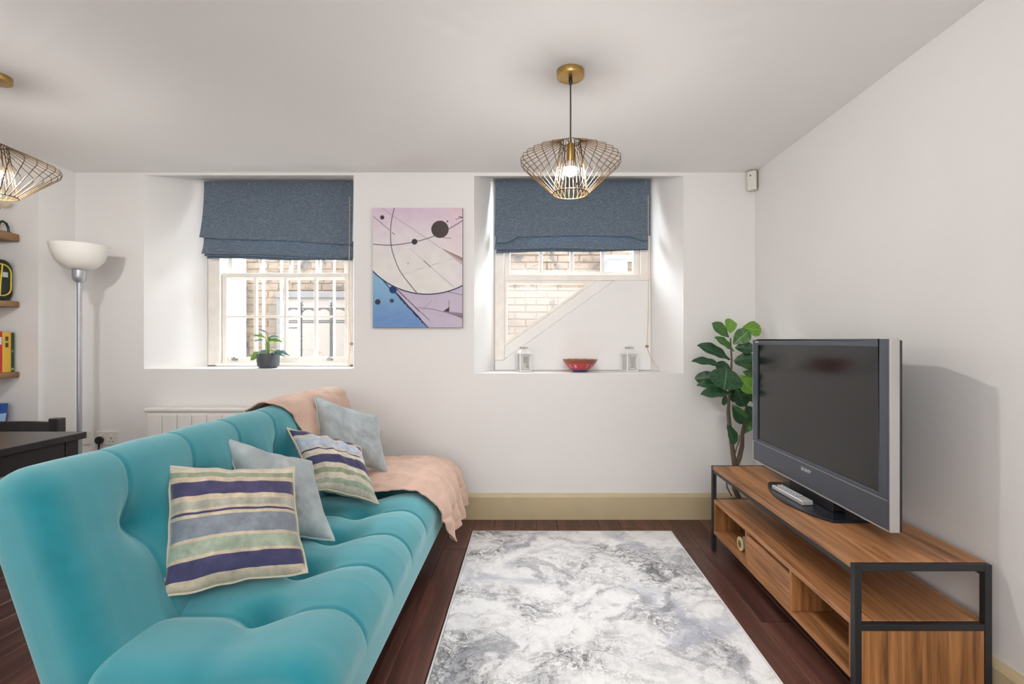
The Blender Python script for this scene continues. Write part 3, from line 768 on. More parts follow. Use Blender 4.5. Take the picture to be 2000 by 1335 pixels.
# back
bc0, bc1, br = (-1.050, .37), (-1.190, .785), .084
bp, bn, bt = stadium(bc0, bc1, br)
TD = .30
t = bt[:, None]; up = np.clip(1 - np.abs(t - TD) / .32, 0, 1)
w = np.clip((t + .02) / .1, 0, 1) * np.clip((.80 - t) / .1, 0, 1)
BSE = SEAMS
d = seam_dist(ys, BSE)[None, :]
disp = (-.0045 * np.exp(-(d / .0055) ** 2) - .016 * np.exp(-(d / .045) ** 2) * up ** 2 + (.002 + .010 * up) * np.clip(d / (PITCH / 2), 0, 1) ** .7 - .003)
disp = disp - .046 * np.exp(-((t - TD) / .065) ** 2 - (d / .055) ** 2) - .010 * np.exp(-((t - TD) / .05) ** 2) * np.clip(1 - (d - .09) / .2, 0, 1)
disp = disp * w
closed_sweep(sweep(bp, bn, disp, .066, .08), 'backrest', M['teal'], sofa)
MB().box(-.96, SY0 + .12, .150, -.52, SY1 - .12, .206).build('frame', M['black_metal'], sofa, bevel=.004)
MB().box(-1.10, SY0 + .25, .215, -1.03, SY0 + .29, .40).build('hinge', M['black_metal'], sofa)
MB().box(-1.10, SY1 - .29, .215, -1.03, SY1 - .25, .40).build('hinge', M['black_metal'], sofa)
for xx in (-.60, -.92):
    for yy in (SY0 + .30, SY1 - .30):
        MB().lathe([(.018, 0), (.02, .004), (.02, .149), (.016, .15)], (xx, yy, 0), 16).build('leg', M['black_metal'], sofa, smooth=True)

# ------------------------------------------------------------------ throw over the far end of the sofa
tpath = [(-1.315, .60), (-1.312, .70), (-1.298, .80), (-1.25, .868), (-1.195, .884), (-1.135, .862), (-1.095, .79), (-1.055, .69), (-1.005, .58), (-.955, .505), (-.89, .474), (-.78, .468),
         (-.66, .468), (-.56, .462), (-.485, .436), (-.44, .385), (-.425, .32), (-.42, .25), (-.417, .19)]
tleft = [2.14, 2.14, 2.14, 2.15, 2.16, 2.19, 2.23, 2.26, 2.30, 2.30, 2.26, 2.22, 2.23, 2.24, 2.22, 2.24, 2.27, 2.31, 2.35]
def catmull(vals, n):
    V = [np.array(v, float) for v in vals]; out = []
    m = len(V) - 1
    for k in range(n):
        s = k / (n - 1) * m; i = min(int(s), m - 1); u = s - i
        p0, p1, p2, p3 = V[max(i - 1, 0)], V[i], V[i + 1], V[min(i + 2, m)]
        out.append(.5 * ((2 * p1) + (-p0 + p2) * u + (2 * p0 - 5 * p1 + 4 * p2 - p3) * u * u + (-p0 + 3 * p1 - 3 * p2 + p3) * u ** 3))
    return out
NU, NV = 150, 70
tp = catmull(tpath, NU); tl = [float(q) for q in catmull([[v] for v in tleft], NU)]
A = np.zeros((NU, NV + 16, 3))
for i in range(NU):
    a = i / (NU - 1)
    tg = np.array(tp[min(i + 1, NU - 1)]) - np.array(tp[max(i - 1, 0)]); tg /= np.hypot(*tg); nn = np.array([-tg[1], tg[0]])
    if nn[1] < 0 and i < NU * .3: pass
    nn = np.array([-tg[1], tg[0]])
    for j in range(NV + 16):
        if j < NV: y = lerp(tl[i], 2.875, j / (NV - 1)); drop = 0
        else: y = 2.875 + .016 * min(1, (j - NV + 1) / 4); drop = (j - NV + 1) / 16 * .17
        p = np.array(tp[i])
        q = Vector((p[0] * 7, y * 2.5, p[1] * 7))
        wr = .013 * mnoise.noise(q) + .010 * mnoise.noise(q * 2.7) + .006 * mnoise.noise(Vector((p[0] * 30, y * 8, p[1] * 30)))
        fold = .006 * math.sin((y * 34 + p[0] * 20) + 3 * mnoise.noise(q * .6))
        off = abs(wr) * 1.1 + max(0, fold) * (1.0 if a > .45 else .5)
        if a > .8:   # hanging part swings and ripples
            off += .020 * (a - .8) / .2 * (1 + math.sin(y * 38 + 2 * mnoise.noise(Vector((y * 3, a * 2, 1)))))
        p = p + nn * off
        zz = p[1] - drop * (1 if .15 < a < .86 else .25) + (.012 * math.sin(y * 23) if a > .9 else 0)
        A[i, j] = (p[0], y, zz)
thr = MB(); thr.grid(A)
tb = thr.build('throw_blanket', M['pink'], None, smooth=60, org=(-.8, 2.6, .47))
sol = tb.modifiers.new('thickness', 'SOLIDIFY'); sol.thickness = .006; sol.offset = 1.0
tag(tb, 'dusty pink fleece throw draped over the far end of the teal sofa bed', 'throw')

# ------------------------------------------------------------------ cushions
def cushion(name, TL, TR, BR, BL, thick, m, label, group, pipe, seed=0, pinch=.07, n=44, tuck=0.0):
    TL, TR, BR, BL = map(Vector, (TL, TR, BR, BL)); C = (TL + TR + BR + BL) / 4
    N = ((TR - BL).cross(TL - BR)).normalized()
    if N.y > 0: N = -N                                 # front faces the room's rear
    b = MB(); V = []; UV = []
    def surf(u, v, s):
        a, c = 2 * u - 1, 2 * v - 1
        uu = .5 + .5 * a * (1 - pinch * (1 - c * c) ** 1 * 1.0); vv = .5 + .5 * c * (1 - pinch * (1 - a * a))
        p = TL.lerp(TR, uu).lerp(BL.lerp(BR, uu), vv)
        p = p + (TR - TL) * (.012 * mnoise.noise(Vector((c * 3.1, a * .5, seed * 2.7)))) * abs(a) ** 3 + (BL - TL) * (.022 * mnoise.noise(Vector((a * 3.3, c * .5, seed * 1.7 + 5)))) * abs(c) ** 3
        t = ((1 - abs(a) ** 2.2) * (1 - abs(c) ** 2.2)) ** .6
        q = Vector((a * 2.0 + seed * 3.1, c * 2.0, s * 4 + seed))
        wr = mnoise.noise(q) * .014 + mnoise.noise(q * 2.5) * .008 + mnoise.noise(q * 6) * .003
        edge = (1 - t); wr += tuck * edge * math.sin(a * 15 + seed) * (1 if c < 0 else .4) * t * 2
        return p + N * (s * thick * .5 * t + wr * t)
    idx = {}
    for s in (1, -1):
        for i in range(n + 1):
            for j in range(n + 1):
                rim = i in (0, n) or j in (0, n)
                if s == -1 and rim: idx[(s, i, j)] = idx[(1, i, j)]; continue
                idx[(s, i, j)] = len(V); V.append(tuple(surf(i / n, j / n, s))); UV.append((i / n, j / n))
    f = []
    for s in (1, -1):
        for i in range(n):
            for j in range(n):
                q = [idx[(s, i, j)], idx[(s, i, j + 1)], idx[(s, i + 1, j + 1)], idx[(s, i + 1, j)]]
                f.append(tuple(q if s == 1 else q[::-1]))
    root = thing(name, tuple(C), label, 'cushion', group)
    b.v, b.f = V, f
    ob = b.build('cover', m, root, smooth=80)
    uvl = ob.data.uv_layers.new(name='UVMap')
    for lp in ob.data.loops: uvl.data[lp.index].uv = UV[lp.vertex_index]
    rim = [surf(i / n, 0, 0) for i in range(n)] + [surf(1, j / n, 0) for j in range(n)] + [surf(1 - i / n, 1, 0) for i in range(n)] + [surf(0, 1 - j / n, 0) for j in range(n)]
    MB().tube(rim, .0042, 6, closed=True).build('piping', pipe, root, smooth=True)
    return root
PCR = simple('cream_piping', rgb(196, 186, 164), 0.8, var=.05)
cushion('cushion', at(328, 910, 1.46), at(573, 913, 1.63), at(600, 1119, 1.49), at(314, 1170, 1.315), .20, M['stripe_a'],
        'navy, cream and slate striped cushion at the front of the sofa, stripes level', None, PCR, 1, tuck=.012)
cushion('cushion', at(437, 855, 1.755), at(607, 900, 1.96), at(652, 1054, 1.80), (-.97, 1.68, .47), .185, M['pale'],
        'pale grey blue velvet cushion, between the two striped cushions', None, M['pale_piping'], 2)
cushion('cushion', at(560, 835, 2.16), at(704, 872, 2.30), at(737, 981, 2.17), at(612, 954, 1.99), .18, M['stripe_b'],
        'navy and cream striped cushion tipped back beside the pink throw', None, PCR, 5, tuck=.02)
cushion('cushion', at(613, 773, 2.46), at(738, 813, 2.58), at(758, 926, 2.53), at(626, 892, 2.36), .18, M['pale'],
        'pale grey blue velvet cushion lying on the pink throw at the far end', None, M['pale_piping'], 9)

# ------------------------------------------------------------------ rug
rug = thing('area_rug', (.247, 2.07, 0), 'white and grey marbled rug on the dark floorboards', 'rug')
MB().box(-.350, 1.15, .001, .844, 2.922, .013).build('pile', M['rug'], rug, bevel=.004)
b = MB()
for (x0, x1) in ((-.357, -.3505), (.8445, .851)): b.box(x0, 1.145, .001, x1, 2.927, .011)
for (y0, y1) in ((1.143, 1.1495), (2.9225, 2.929)): b.box(-.357, y0, .001, .851, y1, .011)
b.build('binding', M['rug_edge'], rug)

# ------------------------------------------------------------------ television stand
SX0, SX1, TY0, TY1 = 1.008, 1.437, 1.50, 2.70
ST = .47
stand = thing('tv_stand', ((SX0 + SX1) / 2, (TY0 + TY1) / 2, 0), 'walnut and black metal television stand against the right wall', 'tv stand')
W = M['stand_y']; WZ = M['stand_z']; K = M['black_metal']
pw = .022
for (x0, y0) in ((SX0, TY0), (SX1 - pw, TY0), (SX0, TY1 - pw), (SX1 - pw, TY1 - pw)):
    lg = MB().box(x0, y0, .004, x0 + pw, y0 + pw, ST - .001).build('leg', K, stand, bevel=.0012, seg=1)
    MB().box(x0 + .002, y0 + .002, 0, x0 + pw - .002, y0 + pw - .002, .004).build('foot_pad', M['plastic_black'], lg)
for y0 in (TY0, TY1 - pw):
    for z1 in (ST - .001, .283):
        MB().box(SX0 + pw + .0003, y0 + .001, z1 - .02, SX1 - pw - .0003, y0 + pw - .001, z1).build('end_rail', K, stand, bevel=.001, seg=1)
for x0 in (SX0 + .003, SX1 - pw):
    MB().box(x0, TY0 + pw + .0003, ST - .038, x0 + .016, TY1 - pw - .0003, ST - .0205).build('long_rail', K, stand, bevel=.001, seg=1)
for (y, z) in ((TY0 - .0015, ST - .03),):
    for x in (SX0 + .011, SX1 - .011):
        MB().lathe([(0, 0), (.004, 0), (.004, .002), (0, .003)], (0, 0, 0), 10)
MB().box(SX0 + .0005, TY0 + pw + .0004, ST - .02, SX1 - .0005, TY1 - pw - .0004, ST).build('top_board', W, stand, bevel=.0012, seg=1)
BZ0, BZ1 = .095, .285
MB().box(SX0 + .006, TY0 + pw + .0004, BZ1 - .018, SX1 - .006, TY1 - pw - .0004, BZ1).build('upper_shelf', W, stand, bevel=.001, seg=1)
MB().box(SX0 + .006, TY0 + pw + .0004, BZ0, SX1 - .006, TY1 - pw - .0004, BZ0 + .018).build('bottom_shelf', W, stand, bevel=.001, seg=1)
D1, D2 = 1.885, 2.278
zz0, zz1 = BZ0 + .0182, BZ1 - .0182
for y in (TY0 + pw + .0006, TY1 - pw - .0166):
    MB().box(SX0 + .006, y, zz0, SX1 - .006, y + .016, zz1).build('side_panel', WZ, stand, bevel=.001, seg=1)
for y in (D1, D2):
    MB().box(SX0 + .006, y - .008, zz0, SX1 - .006, y + .008, zz1).build('divider', WZ, stand, bevel=.001, seg=1)
MB().box(SX1 - .018, TY0 + pw + .017, zz0, SX1 - .008, D1 - .0082, zz1).build('back_panel', WZ, stand)
MB().box(SX1 - .018, D2 + .0082, zz0, SX1 - .008, TY1 - pw - .017, zz1).build('back_panel', WZ, stand)
MB().box(SX0 + pw + .0005, TY0 + .003, .085, SX1 - pw - .0005, TY0 + .018, .2625).build('end_panel', WZ, stand, bevel=.001, seg=1)
dr = MB().box(SX0 + .007, D1 + .0095, zz0 + .001, SX0 + .024, D2 - .0095, zz1 - .016).build('drawer', W, stand, bevel=.0012, seg=1)
db = MB(); db.box(SX0 + .0245, D1 + .012, zz0 + .003, SX1 - .05, D2 - .012, zz0 + .009)
db.box(SX0 + .0245, D1 + .012, zz0 + .01, SX1 - .05, D1 + .022, zz1 - .03); db.box(SX0 + .0245, D2 - .022, zz0 + .01, SX1 - .05, D2 - .012, zz1 - .03)
db.build('drawer_box', WZ, dr)
# small tape reel standing in the far compartment
tr = thing('tape_reel', (1.05, 2.42, BZ0 + .018), 'small cream and gold reel standing in the open shelf left of the drawer', 'reel')
tx, ty, tz = 1.06, 2.432, BZ0 + .0184 + .034
b = MB()
def disc_x(b, x0, x1, r0, r1, c, n=28):
    k = len(b.v)
    for x in (x0, x1):
        for r in (r0, r1):
            for i in range(n):
                a = 2 * PI * i / n; b.v.append((x, c[0] + r * math.cos(a), c[1] + r * math.sin(a)))
    for i in range(n):
        j = (i + 1) % n
        b.f += [(k + i, k + j, k + n + j, k + n + i), (k + 2 * n + i, k + 3 * n + i, k + 3 * n + j, k + 2 * n + j),
                (k + i, k + 2 * n + i, k + 2 * n + j, k + j), (k + n + i, k + n + j, k + 3 * n + j, k + 3 * n + i)]
    return b
disc_x(MB(), tx - .012, tx - .008, .008, .034, (ty - .012, tz)).build('rim_disc', M['velcro_tape'], tr)
disc_x(MB(), tx - .015, tx - .0125, .005, .018, (ty - .012, tz)).build('hub', M['brass'], tr)
disc_x(MB(), tx - .0078, tx + .012, .018, .03, (ty - .012, tz)).build('tape_roll', M['silver'], tr)
disc_x(MB(), tx + .0122, tx + .016, .008, .034, (ty - .012, tz)).build('rim_disc', M['velcro_tape'], tr)

# ------------------------------------------------------------------ television
TX, V0, V1, TB, TT = 1.195, 1.612, 2.60, .527, 1.172
tv = thing('television', (1.25, 2.09, ST), 'wide flat television with a blue grey bezel and silver sides on the stand', 'television')
SYA, SYB, SZA, SZB = 1.657, 2.547, .648, 1.146
bz = MB()
for (y0, y1, z0, z1) in ((V0, SYA, TB + .105, TT), (SYB, V1, TB + .105, TT), (SYA, SYB, SZB, TT), (SYA, SYB, TB + .105, SZA)):
    bz.box(TX, y0, z0, TX + .03, y1, z1)
bz.build('bezel', M['tv_bezel'], tv, weld=.0001, bevel=.003)
MB().box(TX + .003, V0 + .001, TB + .004, TX + .03, V1 - .001, TB + .1035).build('speaker_bar', M['tv_bezel'], tv, bevel=.006)
MB().box(TX - .002, V0 + .004, TB + .1036, TX + .02, V1 - .004, TB + .1049).build('trim_strip', M['silver'], tv)
MB().box(TX + .001, V0 + .002, TB, TX + .02, V1 - .002, TB + .0038).build('lower_edge', M['silver'], tv)
MB().box(TX + .006, SYA, SZA, TX + .012, SYB, SZB).build('screen', M['tv_screen'], tv)
for y0, y1 in ((V0 - .007, V0 - .0004), (V1 + .0004, V1 + .007)):
    MB().box(TX + .002, y0, TB, TX + .034, y1, TT + .004).build('side_trim', M['silver'], tv, bevel=.0015)
MB().prism([(TX + .0345, V0 - .006), (TX + .042, V0 - .006), (TX + .05, V0 + .006), (TX + .07, V0 + .03), (TX + .12, V0 + .14), (TX + .12, V1 - .14), (TX + .07, V1 - .03), (TX + .05, V1 - .006), (TX + .042, V1 + .006), (TX + .0345, V1 + .006)], 'z', TB + .002, TT - .002).build('rear_housing', M['plastic_black'], tv, bevel=.004)
# base: a bowed plate with a short neck
BYC = 2.09
front = [(1.155 - .075 * math.sin(PI * k / 16) ** .8, lerp(1.84, 2.345, k / 16)) for k in range(17)]
base = [(1.33, 1.84)] + front + [(1.33, 2.345)]
MB().prism(base, 'z', ST + .0005, ST + .011).build('base', M['tv_base'], tv, bevel=.003)
MB().box(1.205, 1.93, ST + .0115, 1.26, 2.25, TB + .02).build('neck', M['plastic_black'], tv, bevel=.004)
def text_part(name, body, size, mtx, m, parent, extrude=.0004, sx=1.0):
    cu = bpy.data.curves.new(name, 'FONT'); cu.body = body; cu.size = size; cu.extrude = extrude; cu.align_x = 'CENTER'; cu.align_y = 'CENTER'
    tmp = bpy.data.objects.new(name, cu); COL.objects.link(tmp)
    dg = bpy.context.evaluated_depsgraph_get(); me = bpy.data.meshes.new_from_object(tmp.evaluated_get(dg))
    COL.objects.unlink(tmp); bpy.data.objects.remove(tmp)
    me.transform(Matrix.Diagonal((sx, 1, 1, 1))); me.materials.clear(); me.materials.append(m)
    o = bpy.data.objects.new(name, me); COL.objects.link(o); o.parent = parent
    wm = mtx.copy(); wm.translation = mtx.translation - origin_of(parent); o.matrix_local = wm
    return o
# text facing -x: reading direction runs to -y (towards the camera)
RX = Matrix(((0, 0, -1, 0), (-1, 0, 0, 0), (0, 1, 0, 0), (0, 0, 0, 1)))
def onface(x, y, z): m = RX.copy(); m.translation = Vector((x, y, z)); return m
text_part('maker_lettering', 'SONY', .021, onface(TX + .0022, 2.10, TB + .075), M['print_white'], tv, sx=1.35)
text_part('model_lettering', 'BRAVIA', .009, onface(TX - .0006, V1 - .05, TT - .012), M['print_white'], tv, sx=1.2)
# remote control
rm = thing('remote_control', (1.145, 2.12, ST + .0115), 'silver remote control lying on the black foot of the television', 'remote control')
RA = math.radians(3)
def rmt(p): return (1.145 + p[0] * math.cos(RA) - p[1] * math.sin(RA), 2.12 + p[0] * math.sin(RA) + p[1] * math.cos(RA), ST + .0112 + p[2])
def rbox(x0, y0, z0, x1, y1, z1):
    b = MB().box(x0, y0, z0, x1, y1, z1); b.v = [rmt(p) for p in b.v]; return b
rbox(-.025, -.115, 0, .025, .115, .02).build('body', M['silver'], rm, bevel=.005, seg=3)
gk = simple('remote_buttons', rgb(214, 214, 216), .4, var=.02); gd = simple('remote_keypad', rgb(120, 124, 134), .45, var=.05)
rbox(-.020, -.06, .0201, .020, .108, .0207).build('keypad', gd, rm)
for r in range(8):
    for c in range(3):
        yy = .095 - r * .0205; xx = -.0135 + c * .0135
        rbox(xx - .0045, yy - .006, .0208, xx + .0045, yy + .006, .0228).build('button', gk if (r, c) != (0, 0) else simple('red_button', rgb(176, 70, 74), .4), rm, bevel=.001, seg=1)

# ------------------------------------------------------------------ canvas picture
def seg_dist(PX, PY, pts):
    D = np.full(PX.shape, 1e9)
    for (x0, y0), (x1, y1) in zip(pts[:-1], pts[1:]):
        dx, dy = x1 - x0, y1 - y0; L = dx * dx + dy * dy + 1e-9
        t = np.clip(((PX - x0) * dx + (PY - y0) * dy) / L, 0, 1)
        D = np.minimum(D, np.hypot(PX - x0 - t * dx, PY - y0 - t * dy))
    return D
def circle3(a, b, c):
    ax_, ay, bx_, by, cx_, cy = *a, *b, *c
    d_ = 2 * (ax_ * (by - cy) + bx_ * (cy - ay) + cx_ * (ay - by))
    ux = ((ax_ ** 2 + ay ** 2) * (by - cy) + (bx_ ** 2 + by ** 2) * (cy - ay) + (cx_ ** 2 + cy ** 2) * (ay - by)) / d_
    uy = ((ax_ ** 2 + ay ** 2) * (cx_ - bx_) + (bx_ ** 2 + by ** 2) * (ax_ - cx_) + (cx_ ** 2 + cy ** 2) * (bx_ - ax_)) / d_
    return ux, uy, math.hypot(ax_ - ux, ay - uy)
def picture():
    Yp = YB - .024
    X0, X1, Z0, Z1 = ax(728, Yp), ax(903.5, Yp), az(639.5, Yp), az(405.5, Yp)
    root = thing('canvas_picture', ((X0 + X1) / 2, Yp, Z0), 'abstract canvas of dark discs and thin arcs hanging between the two windows', 'picture')
    MB().box(X0, Yp + .0012, Z0, X1, YB, Z1).build('stretcher', simple('canvas_edge', rgb(112, 104, 118), .8, var=.1), root, bevel=.002)
    nx, nz = 240, 320
    u = np.linspace(0, 1, nx + 1); v = np.linspace(0, 1, nz + 1)
    U, V = np.meshgrid(u, v, indexing='ij'); PX = 135 + 833 * U; PY = 120 + 1117 * V
    def c(r, g, b): return np.array([lin(r), lin(g), lin(b)])
    img = np.zeros(PX.shape + (3,))
    def mixin(mask, col):
        nonlocal img
        img = img * (1 - mask[..., None]) + col * mask[..., None]
    sm = lambda x, a, b: np.clip((x - a) / (b - a), 0, 1) ** 2 * (3 - 2 * np.clip((x - a) / (b - a), 0, 1))
    img[:] = c(224, 216, 222)
    mixin(1 - sm(PY, 120, 420), c(216, 196, 212)); mixin(.6 * sm(PX, 700, 968) * (1 - sm(PY, 400, 800)), c(226, 200, 208))
    mixin(sm(PY, 350, 700) * (1 - sm(PX, 760, 1000)), c(226, 224, 220))
    ux, uy, R = circle3((135, 710), (600, 925), (968, 845)); r = np.hypot(PX - ux, PY - uy)
    below = sm(r, R - 2, R + 2) * (PY > 600)
    mixin(below, c(196, 184, 204))
    diag = PX - (235 + (PY - 800) * .93)
    blue = below * (1 - sm(diag, -10, 25))
    gb = sm(PY, 780, 1200)[..., None]
    mixin(blue, (1 - gb) * c(136, 182, 212) + gb * c(112, 148, 198))
    nz_ = np.array([[mnoise.noise(Vector((a * .012, b_ * .012, 0))) + .5 * mnoise.noise(Vector((a * .05, b_ * .05, 3))) for b_ in PY[0]] for a in PX[:, 0]])
    img *= (1 + .05 * nz_)[..., None]
    def line(pts, w, col, al=1.0, broken=0.0):
        d_ = seg_dist(PX, PY, pts); m_ = (1 - sm(d_, w * .5, w * .5 + 3)) * al
        if broken: m_ *= np.clip(.5 + nz_ * broken, 0, 1)
        mixin(m_, col)
    K1, K2 = c(58, 54, 62), c(36, 50, 84)
    mixin((1 - sm(np.abs(r - R), 4, 7)) * (PY > 600), K2)
    def arc(pts, w, col, al=1.0):
        line([tuple(q) for q in catmull(pts, 40)], w, col, al)
    arc([(335, 118), (304, 270), (304, 460), (340, 600), (400, 730), (540, 910)], 4, K1)
    arc([(135, 460), (320, 467), (520, 437), (700, 385), (860, 305), (968, 238)], 4, K1)
    line([(235, 805), (300, 880)], 6, K2); line([(322, 890), (650, 1240)], 17, K2, 1, 3.0); line([(322, 890), (650, 1240)], 6, K2); line([(330, 880), (520, 1100)], 5, K2)
    line([(350, 880), (690, 1195)], 4, K1, .8, 1.8); line([(360, 880), (570, 1090)], 3, K1)
    line([(220, 125), (760, 490)], 3, c(150, 130, 126), .6); line([(140, 200), (288, 326)], 3, K1, .8); line([(312, 348), (340, 370)], 4, K1, .8)
    line([(610, 615), (672, 672)], 4, K1, .9); line([(672, 672), (890, 860)], 2.5, K1, .45); line([(480, 500), (610, 615)], 2, K1, .3)
    line([(500, 712), (880, 590)], 3, K1, .4, 1.5); line([(285, 785), (500, 715)], 2.5, K1, .3, 1.5)
    # wedge at the right
    top = 490 + (PX - 760) * .46; bot = 490 + (PX - 760) * .83
    wdg = (PX > 760) * sm(PY, top - 2, top + 2) * (1 - sm(PY, bot - 3, bot + 3)); gg = ((PY - top) / np.maximum(bot - top, 1))
    mixin(wdg * np.clip(1 - gg * .8, .2, 1), c(140, 104, 98))
    line([(560, 1050), (700, 1068), (968, 1138)], 4, K1, .6)
    wt = 1085 + (PX - 800) * .1; wb = 1085 + (PX - 800) * .42; mixin((PX > 800) * sm(PY, wt - 2, wt + 2) * (1 - sm(PY, wb - 2, wb + 2)) * .7, c(110, 96, 112))
    tri = (PX < 846) * (PX > 790) * (PY < 1088) * (PY > 1085 - (PX - 790) * .75); mixin(tri * 1.0, K1)
    line([(843, 985), (843, 1085)], 3, K1, .8); line([(835, 905), (968, 932)], 3, K1, .7); line([(905, 225), (968, 210)], 4, K1, .8); line([(935, 202), (968, 208)], 5, K1, .9)
    line([(140, 1180), (440, 1085)], 3, c(90, 126, 178), .5); line([(140, 935), (430, 1030)], 3, c(110, 160, 200), .5); line([(790, 398), (858, 404)], 4, K1, .7); line([(600, 1075), (680, 985)], 2, K1, .4)
    for (x_, y_, r_, col) in ((222, 209, 20, c(66, 56, 64)), (522, 436, 27, c(62, 58, 68)), (759, 320, 81, c(78, 68, 66)), (828, 246, 8, K1), (322, 884, 35, c(34, 62, 110)), (180, 998, 26, c(64, 52, 72)), (311, 987, 19, c(58, 62, 96)), (463, 637, 8, c(180, 176, 172)), (735, 355, 5, K1)):
        mixin(1 - sm(np.hypot(PX - x_, PY - y_), r_ - 2, r_ + 2), col)
    P = np.stack([X0 + .0008 + (X1 - X0 - .0016) * U, np.full(U.shape, Yp), Z1 - .0008 - (Z1 - Z0 - .0016) * V], -1)
    b = MB(); b.grid(P); o = b.build('printed_canvas', attr_mat('canvas_print'), root, fix=False)
    at_ = o.data.color_attributes.new('print', 'FLOAT_COLOR', 'POINT')
    cols = np.concatenate([np.clip(img, 0, 1), np.ones(PX.shape + (1,))], -1).reshape(-1)
    at_.data.foreach_set('color', cols.astype(np.float32))
picture()

# ------------------------------------------------------------------ pendant lamps
def pendant(loc, label, group):
    """loc: point on the ceiling"""
    cz = CAMZ - H
    root = thing('pendant_lamp', loc, label, 'lamp', group)
    L = Vector(loc)
    def W3(x, y, z): return (L.x + x, L.y + y, L.z + z)
    MB().lathe([(0, -.026), (.05, -.026), (.0545, -.0245), (.0565, -.021), (.0565, -.0005), (0, -.0005)], L, 48).build('ceiling_canopy', M['brass'], root, smooth=35)
    MB().lathe([(0, -.056), (.004, -.056), (.007, -.050), (.0085, -.034), (.006, -.0265), (0, -.0265)], L, 16).build('cord_grip', M['plastic_black'], root, smooth=True)
    MB().tube([W3(0, 0, -.055), W3(.0006, 0, -.16), W3(0, 0, -.288)], .0031, 8).build('cord', M['cord_dark'], root, smooth=True)
    zt, zm, zb = -.289, -.374, -.501
    MB().lathe([(0, 0), (.006, 0), (.008, -.006), (.0165, -.012), (.0165, -.075), (.0145, -.08), (0, -.08)], W3(0, 0, -.287), 20).build('lamp_holder', M['brass'], root, smooth=35)
    for (r, z, nm) in ((.040, zt, 'top_ring'), (.0725, zb, 'bottom_ring')):
        MB().tube([W3(r * math.cos(a), r * math.sin(a), z) for a in np.linspace(0, 2 * PI, 41)[:-1]], .0024, 6, closed=True).build(nm, M['brass_wire'], root, smooth=True)
    for a in (0, 2.09, 4.19):
        MB().tube([W3(.016 * math.cos(a), .016 * math.sin(a), zt - .006), W3(.04 * math.cos(a), .04 * math.sin(a), zt)], .002, 6).build('spoke', M['brass_wire'], root)
    ow = MB().tube([(.040, 0, zt), (.2015, 0, zm + .016), (.2035, 0, zm + .010), (.2035, 0, zm - .002), (.2015, 0, zm - .007), (.0725, 0, zb)], .00165, 5).mesh('outer_wire', smooth=True); ow.materials.append(M['brass_wire'])
    iw = MB().tube([(.040, 0, zt), (.0725, 0, zb)], .0013, 5).mesh('inner_wire', smooth=True); iw.materials.append(M['brass_wire'])
    for k in range(30): inst('outer_wire', ow, root, (0, 0, 0), 2 * PI * (k + .5) / 30)
    for k in range(24): inst('inner_wire', iw, root, (0, 0, 0), 2 * PI * k / 24)
    br_ = .0275
    prof = [(0, -br_)] + [(br_ * math.sin(a), -br_ * math.cos(a)) for a in np.linspace(.15, 1.75, 12)] + [(.0262, .0055), (0, .0055)]
    MB().lathe(prof, W3(0, 0, -.4025), 24).build('bulb', M['bulb'], root, smooth=60)
    MB().lathe([(0, .0057), (.0268, .0057), (.0264, .009), (.0225, .018), (.017, .027), (.0145, .0345), (0, .0345)], W3(0, 0, -.4025), 24).build('bulb_collar', M['white_gloss'], root, smooth=50)
    return root
lamp1 = pendant((.160, 1.972, H), 'brass wire cage pendant lamp hanging in front of the right window', 'brass cage pendant lamps')
lamp2 = copy_tree(lamp1); lamp2.location = (-2.235, 2.0, H)
lamp2['label'] = 'brass wire cage pendant lamp cut off by the left edge, over the black table'

# ------------------------------------------------------------------ floor lamp
LP = (ax(155, 2.88), 2.88)
fl_ = thing('floor_lamp', (LP[0], LP[1], 0), 'grey uplighter floor lamp with a white bowl shade in the left corner', 'lamp')
MB().lathe([(0, 0), (.125, 0), (.128, .006), (.12, .016), (.03, .024), (.014, .03), (0, .03)], (LP[0], LP[1], 0), 40).build('base', M['pole_grey'], fl_, smooth=35)
MB().lathe([(.0125, .03), (.0125, 1.515), (0, 1.515)], (LP[0], LP[1], 0), 16).build('pole', M['pole_grey'], fl_, smooth=50)
MB().lathe([(0, 1.516), (.018, 1.516), (.030, 1.53), (.034, 1.55), (.034, 1.588), (0, 1.588)], (LP[0], LP[1], 0), 28).build('cup', M['pole_grey'], fl_, smooth=40)
prof = [(.030, 1.589), (.055, 1.594), (.085, 1.612), (.112, 1.645), (.128, 1.69), (.1385, 1.738), (.1355, 1.738), (.125, 1.692), (.109, 1.648), (.083, 1.616), (.054, 1.599), (.030, 1.596)]
MB().lathe(prof, (LP[0], LP[1], 0), 48).build('bowl_shade', M['shade_white'], fl_, smooth=60)

# ------------------------------------------------------------------ dining table and chair
TXR, TYB = ax(168, 2.21), 2.215
tbl = thing('dining_table', (TXR - .4, 1.65, 0), 'black brown dining table, its corner showing at the left edge', 'table')
TZ = .75
MB().box(TXR - .8, 1.0, TZ - .03, TXR, TYB, TZ).build('table_top', M['table_black'], tbl, bevel=.003)
MB().box(TXR - .045, 1.10, TZ - .115, TXR - .025, TYB - .08, TZ - .031).build('apron', M['table_black'], tbl)
MB().box(TXR - .775, 1.10, TZ - .115, TXR - .755, TYB - .08, TZ - .031).build('apron', M['table_black'], tbl)
MB().box(TXR - .74, TYB - .045, TZ - .115, TXR - .08, TYB - .025, TZ - .031).build('apron', M['table_black'], tbl)
MB().box(TXR - .74, 1.025, TZ - .115, TXR - .08, 1.045, TZ - .031).build('apron', M['table_black'], tbl)
for x0 in (TXR - .075, TXR - .785):
    for y0 in (1.02, TYB - .075): MB().box(x0, y0, 0, x0 + .055, y0 + .055, TZ - .031).build('leg', M['table_black'], tbl, bevel=.003)
cxr, cy1 = ax(122, 2.45), 2.47
